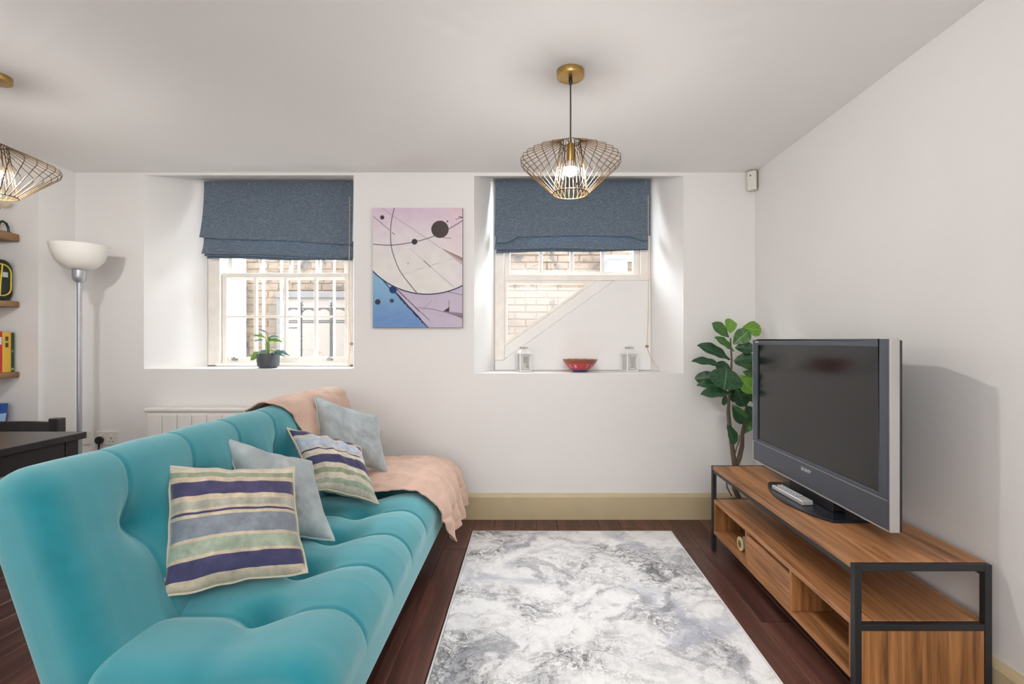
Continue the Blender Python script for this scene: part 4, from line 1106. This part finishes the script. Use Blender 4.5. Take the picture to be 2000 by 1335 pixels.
ch = thing('dining_chair', (cxr - .21, 2.3, 0), 'black wooden dining chair behind the black table', 'chair')
for x0 in (cxr - .05, cxr - .42):
    MB().box(x0, cy1 - .045, 0, x0 + .05, cy1, .775).build('back_post', M['table_black'], ch, bevel=.005)
    MB().box(x0, 2.04, 0, x0 + .045, 2.085, .43).build('front_leg', M['table_black'], ch, bevel=.004)
    MB().box(x0 + .01, 2.087, .37, x0 + .035, cy1 - .047, .425).build('seat_rail', M['table_black'], ch)
for (z0, z1) in ((.685, .755), (.56, .61)):
    pts = [(cxr - .372 + .324 * k / 12, cy1 - .03 + .02 * math.sin(PI * k / 12)) for k in range(13)]
    MB().prism(pts + [(p[0], p[1] + .018) for p in reversed(pts)], 'z', z0, z1).build('back_slat', M['table_black'], ch, bevel=.003)
MB().box(cxr - .42, 2.03, .4305, cxr, cy1 - .047, .452).build('seat', M['table_black'], ch, bevel=.006)

# ------------------------------------------------------------------ radiator and sockets
rx0, rx1, rz1 = ax(285, 3.06), ax(640, 3.06), az(800, 3.06)
rad = thing('panel_heater', ((rx0 + rx1) / 2, 3.1, .12), 'white fluted panel heater on the back wall behind the sofa', 'heater')
MB().box(rx0, 3.058, .12, rx1, 3.14, rz1 - .012).build('casing', M['radiator'], rad, bevel=.006)
MB().box(rx0 - .006, 3.045, rz1 - .0115, rx1 + .006, 3.145, rz1 + .012).build('top_cap', M['radiator'], rad, bevel=.008, seg=3)
npan = 12; wv = (rx1 - rx0 - .03) / npan
for k in range(npan):
    MB().box(rx0 + .015 + k * wv + .002, 3.050, .16, rx0 + .015 + (k + 1) * wv - .002, 3.0575, rz1 - .03).build('panel', M['radiator'], rad, bevel=.003)
for xx in (rx0 + .15, rx1 - .15): MB().box(xx - .02, 3.1405, .3, xx + .02, YB, .34).build('wall_bracket', M['plastic_grey'], rad)
MB().box(rx0 + .06, 3.07, 0, rx0 + .1, 3.12, .12).build('foot', M['radiator'], rad); MB().box(rx1 - .1, 3.07, 0, rx1 - .06, 3.12, .12).build('foot', M['radiator'], rad)
def socket(px0, px1, py0, py1, label, kind):
    x0, x1, z0, z1 = ax(px0, YB), ax(px1, YB), az(py1, YB), az(py0, YB)
    r = thing('wall_socket', ((x0 + x1) / 2, YB, (z0 + z1) / 2), label, 'socket')
    MB().box(x0, YB - .011, z0, x1, YB, z1).build('face_plate', M['plastic_white'], r, bevel=.003)
    if kind == 'double': cs = [lerp(x0, x1, .27), lerp(x0, x1, .73)]
    else: cs = [(x0 + x1) / 2]
    for c in cs:
        if kind != 'blank':
            MB().box(c - .009, YB - .0145, z1 - .030, c + .009, YB - .0112, z1 - .014).build('switch', M['white_gloss'], r, bevel=.001, seg=1)
            h = MB(); zc = z0 + .032
            h.box(c - .003, YB - .0114, zc + .006, c + .003, YB - .0108, zc + .016); h.box(c - .015, YB - .0114, zc - .012, c - .008, YB - .0108, zc - .007); h.box(c + .008, YB - .0114, zc - .012, c + .015, YB - .0108, zc - .007)
            h.build('pin_holes', M['plastic_black'], r)
    for s in (x0 + .012, x1 - .012):
        MB().box(s - .0025, YB - .0118, (z0 + z1) / 2 - .0025, s + .0025, YB - .0112, (z0 + z1) / 2 + .0025).build('screw', M['silver'], r)
    return r, cs, z0
socket(162, 178, 841, 867, 'small cream wall socket half hidden behind the floor lamp pole', 'blank')
_, cs, sz0 = socket(189, 231, 842, 868, 'white double wall socket beside the floor lamp, black plug in its left half', 'double')
socket(722, 748, 838, 866, 'white wall socket showing past the far pale cushion', 'single')
pl = thing('plug', (cs[0], YB - .02, sz0 + .03), 'black plug and lead in the double socket by the floor lamp', 'plug')
oct_ = [(cs[0] + .0255 * math.cos(a), sz0 + .034 + .0265 * math.sin(a)) for a in np.linspace(PI / 8, 2 * PI + PI / 8, 9)[:-1]]
MB().prism(oct_, 'y', YB - .036, YB - .0148).build('body', M['plastic_black'], pl, bevel=.005)
MB().tube([(cs[0], YB - .026, sz0 + .008), (cs[0] - .001, YB - .027, sz0 - .02), (cs[0] - .002, YB - .027, sz0 - .06)], [.006, .005, .0036], 10).build('cord_grip', M['plastic_black'], pl, smooth=True)
MB().tube([(cs[0] - .002, YB - .027, sz0 - .061), (cs[0] - .003, YB - .027, .2), (cs[0] - .01, YB - .04, .06), (cs[0] - .04, YB - .08, .006), (cs[0] - .3, YB - .12, .006)], .0034, 8).build('lead', M['plastic_black'], pl, smooth=True)

# ------------------------------------------------------------------ motion sensor in the corner
sx, sy = 1.437, 3.128
sen = thing('motion_sensor', (sx, sy, 2.19), 'small white motion sensor under the ceiling in the far right corner', 'sensor')
q = math.radians(45); dv = Vector((-math.cos(q), -math.sin(q))); pv = Vector((-dv.y, dv.x)); Cn = Vector((XR - .005, YB - .005))
def sc_(f, s): p = Cn + dv * f + pv * s; return (p.x, p.y)
z1s, z0s = 2.262, 2.142
MB().prism([sc_(.03, -.027), sc_(.058, -.03), sc_(.072, -.018), sc_(.072, .018), sc_(.058, .03), sc_(.03, .027)], 'z', z0s, z1s).build('housing', M['plastic_white'], sen, bevel=.005, seg=3)
MB().prism([sc_(.002, -.001), sc_(.029, -.026), sc_(.029, .026), sc_(.002, .001)], 'z', z0s + .006, z1s + .004).build('back_plate', M['plastic_grey'], sen, bevel=.002)
MB().prism([sc_(.0725, -.015), sc_(.077, -.01), sc_(.077, .01), sc_(.0725, .015)], 'z', z0s + .02, z0s + .065).build('lens', M['plastic_white'], sen, bevel=.002)
MB().prism([sc_(.0722, -.004), sc_(.0735, -.004), sc_(.0735, .003), sc_(.0722, .003)], 'z', z1s - .036, z1s - .026).build('indicator', M['plastic_black'], sen)

# ------------------------------------------------------------------ leaves and plants
def leaf_mesh(name, m, peak=1.45, fold=.16, droop=.18, sharp=.58, nl=14, nw=8, wav=.02):
    V, F_, UV = [], [], []
    for i in range(nl + 1):
        t = i / nl
        w = .5 * max(0.0, math.sin(PI * min(1, max(1e-4, t)) ** peak)) ** sharp
        if i in (0, nl): w = .006
        for j in range(nw + 1):
            s = 2 * j / nw - 1
            z = fold * abs(s) * w * 2 * .5 - droop * t * t + wav * math.sin(t * 17 + s * 2) * abs(s)
            V.append((s * w, t, z)); UV.append((t, j / nw))
    for i in range(nl):
        for j in range(nw):
            F_.append((i * (nw + 1) + j, i * (nw + 1) + j + 1, (i + 1) * (nw + 1) + j + 1, (i + 1) * (nw + 1) + j))
    me = bpy.data.meshes.new(name); me.from_pydata(V, [], F_); uv = me.uv_layers.new(name='UVMap')
    for lp in me.loops: uv.data[lp.index].uv = UV[lp.vertex_index]
    me.polygons.foreach_set('use_smooth', [True] * len(me.polygons)); me.materials.append(m); return me
def put_leaf(me, base, tip, width, hint, parent, name='leaf'):
    base, tip = Vector(base), Vector(tip); yv = tip - base; L = yv.length; yv.normalize()
    zv = Vector(hint); zv = (zv - yv * zv.dot(yv)).normalized(); xv = yv.cross(zv)
    org = base - origin_of(parent)
    m = Matrix(((xv.x * width, yv.x * L, zv.x * L, org.x), (xv.y * width, yv.y * L, zv.y * L, org.y), (xv.z * width, yv.z * L, zv.z * L, org.z), (0, 0, 0, 1)))
    o = bpy.data.objects.new(name, me); COL.objects.link(o); o.parent = parent; o.matrix_local = m
    return o
FY = 2.93
fig = thing('fiddle_leaf_fig', (ax(1436, FY), FY, 0), 'tall fiddle leaf fig with glossy green leaves in the corner behind the television', 'plant')
pot_c = (ax(1450, FY), FY, 0)
MB().lathe([(0, 0), (.075, 0), (.082, .01), (.1, .17), (.1, .18), (.092, .18), (.09, .16), (0, .155)], pot_c, 32).build('pot', M['pot_grey'], fig, smooth=40)
MB().lathe([(0, .172), (.06, .17), (.0885, .164), (.0885, .156)], pot_c, 24).build('soil', M['soil'], fig, smooth=True)
def fa(zx, zy, dy=0.0): return at(1330 + zx / 3.335, 600 + zy / 3.335, FY + dy)
st_pts = [(pot_c[0], FY, .16), fa(350, 1180), fa(352, 1040), fa(335, 920), fa(318, 790), fa(308, 690), fa(312, 600), fa(325, 450), fa(330, 340), fa(322, 200)]
MB().tube(st_pts, [.017, .0165, .016, .014, .013, .012, .008, .007, .006, .004], 10).build('trunk', M['trunk'], fig, smooth=True)
MB().tube([fa(355, 1040), fa(380, 980), fa(398, 900), fa(400, 820), fa(412, 740), fa(425, 640), fa(440, 520), fa(455, 430)], [.015, .0145, .013, .011, .007, .006, .005, .004], 10).build('branch', M['trunk'], fig, smooth=True)
MB().tube([fa(350, 960, -.01), fa(362, 915, -.02), fa(378, 870, -.02), fa(380, 830, -.01)], [.005, .004, .004, .003], 8).build('branch', M['trunk'], fig, smooth=True)
MB().tube([fa(330, 1228, -.04), fa(300, 1170, -.05), fa(296, 1130, -.05), fa(305, 1100, -.045)], [.004, .004, .0035, .003], 8).build('branch', M['trunk'], fig, smooth=True)
LD = leaf_mesh('leaf', M['leaf_dark']); LM = leaf_mesh('leaf', M['leaf_mid']); LB = leaf_mesh('leaf', M['leaf_bright'], fold=.1, droop=.1)
kx = FY / FPX / 3.335
figleaves = [  # base, tip (zoom px), width px, depth of base/tip, mesh, facing hint
    ((318, 170), (328, 68), 74, 0, .06, LB, (0, -1, .3)), ((312, 195), (220, 100), 74, 0, -.04, LM, (.3, -1, .5)),
    ((395, 135), (532, 142), 96, .02, .04, LB, (0, -1, .6)), ((340, 240), (445, 150), 92, -.02, -.06, LM, (-.2, -1, .5)),
    ((345, 288), (243, 188), 52, -.02, -.08, LM, (.6, -.7, .5)), ((350, 262), (480, 262), 76, 0, -.04, LD, (0, -1, .5)),
    ((320, 342), (136, 232), 78, 0, -.06, LD, (.3, -.8, .8)), ((272, 384), (92, 328), 58, -.02, -.08, LD, (.2, -.5, 1)),
    ((340, 352), (482, 312), 70, 0, -.05, LD, (0, -.7, .9)), ((345, 362), (478, 372), 56, .03, .05, LM, (0, -1, .4)),
    ((300, 388), (290, 520), 186, -.05, -.15, LD, (0, -.75, .75)), ((300, 476), (94, 452), 88, .02, .05, LD, (.2, -.9, .5)),
    ((310, 508), (118, 488), 60, -.02, -.05, LD, (0, -.6, 1)), ((335, 562), (145, 546), 72, -.06, -.1, LD, (0, -.6, 1)),
    ((362, 440), (488, 552), 94, -.08, -.12, LB, (-.4, -1, .5)), ((352, 530), (425, 645), 84, -.02, -.04, LD, (-.4, -1, .2)),
    ((335, 632), (418, 758), 76, -.03, -.06, LD, (-.5, -.9, .4)), ((345, 650), (444, 716), 36, -.05, -.07, LM, (-.3, -.6, 1)),
    ((298, 758), (366, 888), 66, -.02, -.05, LD, (.5, -.9, .4)), ((412, 822), (474, 700), 74, 0, -.02, LM, (-.3, -1, 0)),
    ((290, 560), (282, 640), 34, .03, .03, LD, (0, -1, 0)), ((392, 510), (478, 606), 80, .02, .0, LD, (-.3, -1, .2)),
    ((400, 420), (560, 470), 90, .03, .06, LM, (0, -1, .6)), ((440, 560), (540, 640), 80, .03, .02, LD, (0, -1, .4)), ((420, 400), (520, 330), 80, .06, .1, LD, (0, -1, .3)),
    ((430, 640), (500, 740), 80, .0, -.02, LD, (-.2, -1, .2)), ((380, 470), (350, 620), 84, .06, .06, LD, (0, -1, .2)), ((330, 420), (230, 360), 70, .08, .1, LD, (0, -1, .6))]
for (a, c, wpx, da, dc, me, hint) in figleaves:
    put_leaf(me, fa(a[0], a[1], da), fa(c[0], c[1], dc), wpx * kx * 1.12, (hint[0] * .7, hint[1] - .35, hint[2] * .8), fig)
    pass

# sill plant in the left window
PY_ = 3.275
pz0 = h1['z0']
sp_ = thing('potted_plant', (ax(524, PY_), PY_, pz0), 'small leafy plant in a ribbed slate grey pot on the left window sill', 'plant')
pc = (ax(524, PY_), PY_, pz0)
b = MB(); n = 48; k0 = 0
prof = [(0, .0005), (.050, .0005), (.060, .006), (.068, .022), (.0705, .05), (.0695, .098), (.066, .1), (.062, .096), (.060, .08), (0, .078)]
for (r, z) in prof:
    for k in range(n):
        a = 2 * PI * k / n; rr = r * (1 - (.028 if (k % 4 == 0 and r > .055 and z > .01 and z < .097) else 0)); b.v.append((pc[0] + rr * math.cos(a), pc[1] + rr * math.sin(a), pc[2] + z))
for i in range(len(prof) - 1):
    for k in range(n): b.f.append((i * n + k, i * n + (k + 1) % n, (i + 1) * n + (k + 1) % n, (i + 1) * n + k))
b.build('pot', M['pot_grey'], sp_, smooth=30)
MB().lathe([(0, .088), (.03, .087), (.0595, .084), (.0595, .0802)], pc, 20).build('soil', M['soil'], sp_, smooth=True)
def sa(zx, zy, dy=0.0): return at(470 + zx / 13.35, 630 + zy / 13.35, PY_ + dy)
LS1 = leaf_mesh('leaf', M['leaf_mid'], peak=.85, fold=.25, droop=.15, sharp=.85); LS2 = leaf_mesh('leaf', M['leaf_silver'], peak=.85, fold=.25, droop=.15, sharp=.85); LS3 = leaf_mesh('leaf', M['leaf_bright'], peak=.85, fold=.2, droop=.15, sharp=.85)
ks = PY_ / FPX / 13.35
sill_leaves = [((700, 290), (425, 140), 120, 0, -.03, LS2, (0, -.35, 1)), ((650, 400), (250, 300), 150, 0, -.03, LS3, (0, -.5, 1)), ((610, 460), (310, 465), 110, -.01, -.03, LS2, (0, -.35, 1)),
    ((690, 490), (1060, 450), 150, -.01, -.04, LS3, (0, -.7, .8)), ((720, 390), (1000, 350), 130, .01, .02, LS2, (0, -.5, 1)), ((840, 770), (1260, 800), 150, -.02, -.05, LS2, (0, -.5, 1)),
    ((520, 760), (240, 970), 190, -.02, -.05, LS3, (.3, -1, .6)), ((660, 700), (480, 890), 140, -.04, -.075, LS2, (.3, -.8, .8)), ((780, 800), (1120, 830), 120, -.03, -.07, LS2, (0, -.6, 1)), ((760, 720), (880, 760), 70, -.02, -.05, LS3, (0, -.6, 1)),
    ((740, 480), (800, 330), 90, .02, .05, LS1, (0, -1, .3))]
for (a, c, wpx, da, dc, me, hint) in sill_leaves:
    put_leaf(me, sa(a[0], a[1], da), sa(c[0], c[1], dc), wpx * ks, hint, sp_)
    MB().tube([(pc[0] + (sa(*a).x - pc[0]) * .2, PY_ + da * .3, pz0 + .084), (lerp(pc[0], sa(*a).x, .55), PY_ + da * .6, lerp(pz0 + .086, sa(*a, da).z, .6)), tuple(sa(a[0], a[1], da))], [.0028, .0024, .0018], 6).build('stem', M['leaf_bright'], sp_, smooth=True)

# ------------------------------------------------------------------ right window sill: lanterns and bowl
LY = 3.365
def lantern(px, label):
    X, z0 = ax(px, LY), h2['z0'] + .0005
    r = thing('lantern', (X, LY, z0), label, 'lantern', 'white candle lanterns on the right sill')
    w, hb = .042, .118
    ang = .35
    def rot(b):
        b.v = [(X + (p[0]) * math.cos(ang) - p[1] * math.sin(ang), LY + p[0] * math.sin(ang) + p[1] * math.cos(ang), z0 + p[2]) for p in b.v]; return b
    rot(MB().box(-w - .004, -w - .004, 0, w + .004, w + .004, .01)).build('base', M['lantern'], r, bevel=.002)
    for sx in (-1, 1):
        for sy in (-1, 1): rot(MB().box(sx * w - .005 * (1 + sx), sy * w - .005 * (1 + sy), .0102, sx * w + .005 * (1 - sx), sy * w + .005 * (1 - sy), hb)).build('post', M['lantern'], r, bevel=.001, seg=1)
    rot(MB().box(-w - .004, -w - .004, hb + .0002, w + .004, w + .004, hb + .01)).build('top_plate', M['lantern'], r, bevel=.002)
    gp = MB()
    for s in (-1, 1):
        gp.box(-w + .0102, s * (w - .004) - .0008, .012, w - .0102, s * (w - .004) + .0008, hb - .001)
        gp.box(s * (w - .004) - .0008, -w + .0102, .012, s * (w - .004) + .0008, w - .0102, hb - .001)
    rot(gp).build('glass', M['glass'], r)
    dr_ = MB()
    for (x0, x1, za, zb) in ((-.0298, -.022, .014, hb - .004), (.022, .0298, .014, hb - .004), (-.0298, .0298, hb - .014, hb - .004), (-.0298, .0298, .014, .024)):
        dr_.box(x0, -w - .0025, za, x1, -w + .0028, zb)
    rot(dr_).build('door_frame', simple('lantern_door', rgb(214, 214, 212), .4, var=.02), r)
    b = MB(); k = len(b.v)
    for (s, z) in ((w, hb + .0102), (.021, hb + .034)):
        for sx, sy in ((-1, -1), (1, -1), (1, 1), (-1, 1)): b.v.append((sx * s, sy * s, z))
    b.f += [(0, 1, 2, 3), (7, 6, 5, 4)] + [(i, (i + 1) % 4, (i + 1) % 4 + 4, i + 4) for i in range(4)]
    rot(b).build('roof', M['lantern'], r, bevel=.002)
    rot(MB().box(-.021, -.021, hb + .0342, .021, .021, hb + .038)).build('vent_plate', M['lantern'], r)
    for k in range(4):
        for (s, axis) in ((-1, 'x'), (1, 'x')):
            xx = -.018 + k * .012
            rot(MB().box(xx - .002, s * .019 - .0015, hb + .0382, xx + .002, s * .019 + .0015, hb + .052)).build('vent_bar', M['plastic_grey'], r)
    rot(MB().box(-.023, -.023, hb + .0522, .023, .023, hb + .057)).build('cap', M['lantern'], r, bevel=.0015)
    rot(MB().tube([(.012 * math.cos(a), 0, hb + .064 + .01 * math.sin(a)) for a in np.linspace(-.6, PI + .6, 14)], .0014, 6)).build('ring_handle', M['lantern'], r)
    rot(MB().lathe([(0, .0105), (.019, .0105), (.019, .055), (.016, .058), (0, .056)], (0, 0, 0), 20)).build('candle', simple('wax', rgb(240, 236, 224), .5), r, smooth=40)
    return r
lantern(1023, 'small white metal candle lantern on the right sill, left of the red bowl')
lantern(1229, 'small white metal candle lantern on the right sill, right of the red bowl')

BY = 3.30
bw = thing('painted_bowl', (ax(1133, BY), BY, h2['z0']), 'red patterned bowl with a blue foot on the right window sill', 'bowl')
def bowl_body():
    n, prof = 120, []
    outer = [(.055, .010), (.066, .0185), (.078, .028), (.09, .041), (.102, .056), (.112, .071), (.1185, .083), (.1195, .0868)]
    outer = [tuple(q) for q in catmull(outer, 28)]
    inner = [(.1165, .0868), (.108, .071), (.092, .048), (.07, .028), (.04, .018), (.0, .016)]
    prof = outer + inner
    c = (ax(1133, BY), BY, h2['z0'])
    b = MB().lathe(prof, c, n); o = b.build('bowl', attr_mat('painted_glaze', .3, .02, .5), bw, smooth=50)
    cols = []
    for (r, z) in prof:
        i = prof.index((r, z))
        for k in range(n):
            a = 2 * PI * k / n; col = rgb(176, 60, 66)
            if i < len(outer):
                s = (z - .01) / .077
                if s < .1: col = rgb(60, 84, 130)
                elif s > .93: col = rgb(110, 96, 92)
                elif s > .68: col = rgb(120, 100, 52) if math.sin(a * 26 + s * 30) > .1 else rgb(170, 70, 50)
                else:
                    m_ = (a * 14 / (2 * PI)) % 1 - .5; dd = math.hypot(m_ * 1.3, (s - .4) * 1.6)
                    which = int(a * 14 / (2 * PI)) % 3
                    if dd < .12: col = (rgb(236, 226, 214), rgb(214, 60, 40), rgb(60, 110, 90))[which]
                    elif dd < .3: col = (rgb(226, 120, 130), rgb(226, 70, 50), rgb(214, 130, 140))[which]
                    elif math.sin(a * 40 + s * 50) > .75: col = rgb(206, 110, 120)
            else: col = rgb(196, 160, 120) if (k // 5 + i) % 2 else rgb(180, 80, 70)
            cols.append(col)
    # vertex order after recalc is kept
    at_ = o.data.color_attributes.new('print', 'FLOAT_COLOR', 'POINT')
    at_.data.foreach_set('color', np.array(cols, np.float32).reshape(-1))
    MB().lathe([(0, .0005), (.048, .0005), (.05, .003), (.053, .0098), (0, .0098)], c, 48).build('foot', simple('blue_glaze', rgb(44, 80, 120), .3, var=.1, vscale=40), bw, smooth=40)
bowl_body()

# ------------------------------------------------------------------ alcove shelves and what stands on them
SHX = ax(36, 2.91)          # front edge of the shelves
SY_A, SY_B = 1.0, 2.915
shz = {'top': (az(457, 2.91), az(472, 2.91)), 'mid': (az(588.5, 2.91), az(600, 2.91)), 'low': (az(725.5, 2.91), az(736.5, 2.91)), 'base': (az(868, 2.91), az(879, 2.91))}
shlab = {'top': 'topmost of the wooden alcove shelves at the left edge, under the white flower', 'mid': 'wooden alcove shelf holding the black and yellow case',
         'low': 'wooden alcove shelf holding the red and yellow books', 'base': 'lowest wooden alcove shelf, behind the black chair'}
for k_, (z1_, z0_) in shz.items():
    s = MB().box(-3.398, SY_A, z0_, SHX, SY_B, z1_).build('floating_shelf', M['oak_shelf'], None, bevel=.004, org=(-3.25, 2.0, z0_))
    tag(s, shlab[k_], 'shelf', 'wooden alcove shelves')
def book(y0, y1, h_, z, col, label, xf, dep, lean=0.0, bands=(), title=None, group='books on the low alcove shelf'):
    r = thing('book', (xf, (y0 + y1) / 2, z), label, 'book', group)
    def ln(b):
        b.v = [(p[0], p[1] + (p[2] - z) * lean, p[2]) for p in b.v]; return b
    cm = simple('cover_' + label.split()[0], col, .5, var=.05)
    b = MB(); b.box(xf - dep, y0, z, xf, y0 + .003, z + h_); b.box(xf - dep, y1 - .003, z, xf, y1, z + h_); b.box(xf - .003, y0 + .003, z, xf, y1 - .003, z + h_)
    ln(b).build('cover', cm, r)
    ln(MB().box(xf - dep + .004, y0 + .0032, z + .003, xf - .0035, y1 - .0032, z + h_ - .003)).build('pages', simple('paper', rgb(226, 218, 200), .9, var=.03), r)
    for (f0, f1, bc) in bands:
        ln(MB().box(xf + .0001, y0 + .002, z + h_ * f0, xf + .0006, y1 - .002, z + h_ * f1)).build('label_band', simple('band', bc, .5), r)
    return r
zb = shz['low'][0] + .0005
# seen from the camera the spines face +x; farthest book stands at the right
book(2.889, 2.906, .235, zb, rgb(44, 74, 48), 'dark green book, rightmost of the row on the alcove shelf', -3.124, .16, bands=((.04, .1, rgb(150, 170, 120)), (.5, .56, rgb(110, 140, 100))))
book(2.840, 2.887, .238, zb, rgb(222, 176, 62), 'yellow book between the red and the green book on the alcove shelf', -3.122, .16)
book(2.780, 2.838, .242, zb, rgb(190, 40, 44), 'red book with a white band, at the left edge on the alcove shelf', -3.122, .16, bands=((.68, .86, rgb(206, 214, 226)),))
for (dz, w_) in ((.78, .05), (.62, .03)):
    MB().box(-3.1219, 2.856, zb + .238 * dz, -3.1214, 2.872, zb + .238 * (dz + .11)).build('spine_lettering', simple('spine_ink', rgb(70, 60, 40), .6), bpy.data.objects['book.001'])
zb2 = shz['base'][0] + .0005
book(2.80, 2.838, .255, zb2, rgb(24, 74, 150), 'blue book with white lettering leaning on the lowest alcove shelf', -3.124, .17, lean=.14, bands=((.45, .78, rgb(150, 190, 226)),), group='books on the lowest alcove shelf')
# black case with yellow piping
zc = shz['mid'][0]
cs_ = thing('zip_case', (-3.2, 2.70, zc), 'black case with yellow piping standing on the alcove shelf', 'bag')
def rr_loop(y0, y1, z0, z1, r, x, n=8):
    out = []
    for (cy_, cz_, a0) in ((y1 - r, z1 - r, 0), (y0 + r, z1 - r, 90), (y0 + r, z0 + r, 180), (y1 - r, z0 + r, 270)):
        for k in range(n + 1):
            a = math.radians(a0 + 90 * k / n); out.append((x, cy_ + r * math.cos(a), cz_ + r * math.sin(a)))
    return out
lp = rr_loop(2.62, 2.905, zc + .001, zc + .245, .06, 0)
MB().prism([(p[1], p[2]) for p in lp], 'x', -3.24, -3.125).build('body', simple('black_nylon', rgb(26, 34, 32), .6, var=.2, bmp=.2), cs_, bevel=.012, seg=3)
lpi = rr_loop(2.66, 2.888, zc + .03, zc + .215, .05, -3.1225)
MB().tube(lpi, .004, 6, closed=True).build('piping', simple('yellow_piping', rgb(214, 190, 60), .5), cs_, smooth=True)
MB().tube([(-3.1215, 2.825, zc + .03), (-3.1205, 2.83, zc + .12), (-3.1215, 2.84, zc + .215)], .004, 6).build('piping', bpy.data.materials['yellow_piping'], cs_, smooth=True)
MB().box(-3.1245, 2.842, zc + .14, -3.1235, 2.872, zc + .17).build('badge', simple('pale_badge', rgb(190, 200, 196), .5), cs_)
# white flower in a small vase and dark green ornament
zt_ = shz['top'][0]
fw_ = thing('artificial_flower', (-3.15, 2.782, zt_), 'white rose in a small jar on the topmost alcove shelf', 'flower')
MB().lathe([(0, .0005), (.026, .0005), (.03, .01), (.03, .07), (.02, .085), (.022, .095), (.018, .095), (.016, .086), (0, .08)], (-3.15, 2.782, zt_), 24).build('jar', simple('taupe_jar', rgb(150, 134, 118), .4), fw_, smooth=40)
MB().tube([(-3.15, 2.782, zt_ + .082), (-3.145, 2.82, zt_ + .11), (-3.14, 2.845, zt_ + .14)], .003, 6).build('stem', M['leaf_mid'], fw_)
PM = leaf_mesh('petal', simple('ivory_petal', rgb(232, 218, 190), .6, var=.05), peak=1.0, fold=.5, droop=-.35, sharp=.6)
fc = Vector((-3.135, 2.856, zt_ + .145))
for ring, (nn_, el, ln_) in enumerate(((5, 1.25, .03), (6, .8, .04), (7, .25, .045))):
    for k in range(nn_):
        a = 2 * PI * k / nn_ + ring * .5; dvec = Vector((math.cos(a) * math.cos(el), math.sin(a) * math.cos(el), math.sin(el)))
        put_leaf(PM, fc, fc + dvec * ln_, .045, Vector((-math.cos(a) * math.sin(el), -math.sin(a) * math.sin(el), math.cos(el))), fw_, 'petal')
orn = thing('arched_ornament', (-3.13, 2.86, zt_), 'dark green arched ornament beside the jar on the topmost alcove shelf', 'ornament')
MB().tube([(-3.13, 2.825, zt_ + .0065), (-3.13, 2.826, zt_ + .03), (-3.13, 2.833, zt_ + .052), (-3.13, 2.848, zt_ + .064), (-3.13, 2.868, zt_ + .055), (-3.13, 2.879, zt_ + .032), (-3.13, 2.881, zt_ + .0065)], [.006] * 7, 10).build('arch', simple('dark_green_glaze', rgb(24, 48, 40), .25), orn, smooth=True)
MB().box(-3.142, 2.818, zt_ + .0003, -3.118, 2.89, zt_ + .006).build('base', bpy.data.materials['dark_green_glaze'], orn, bevel=.002)
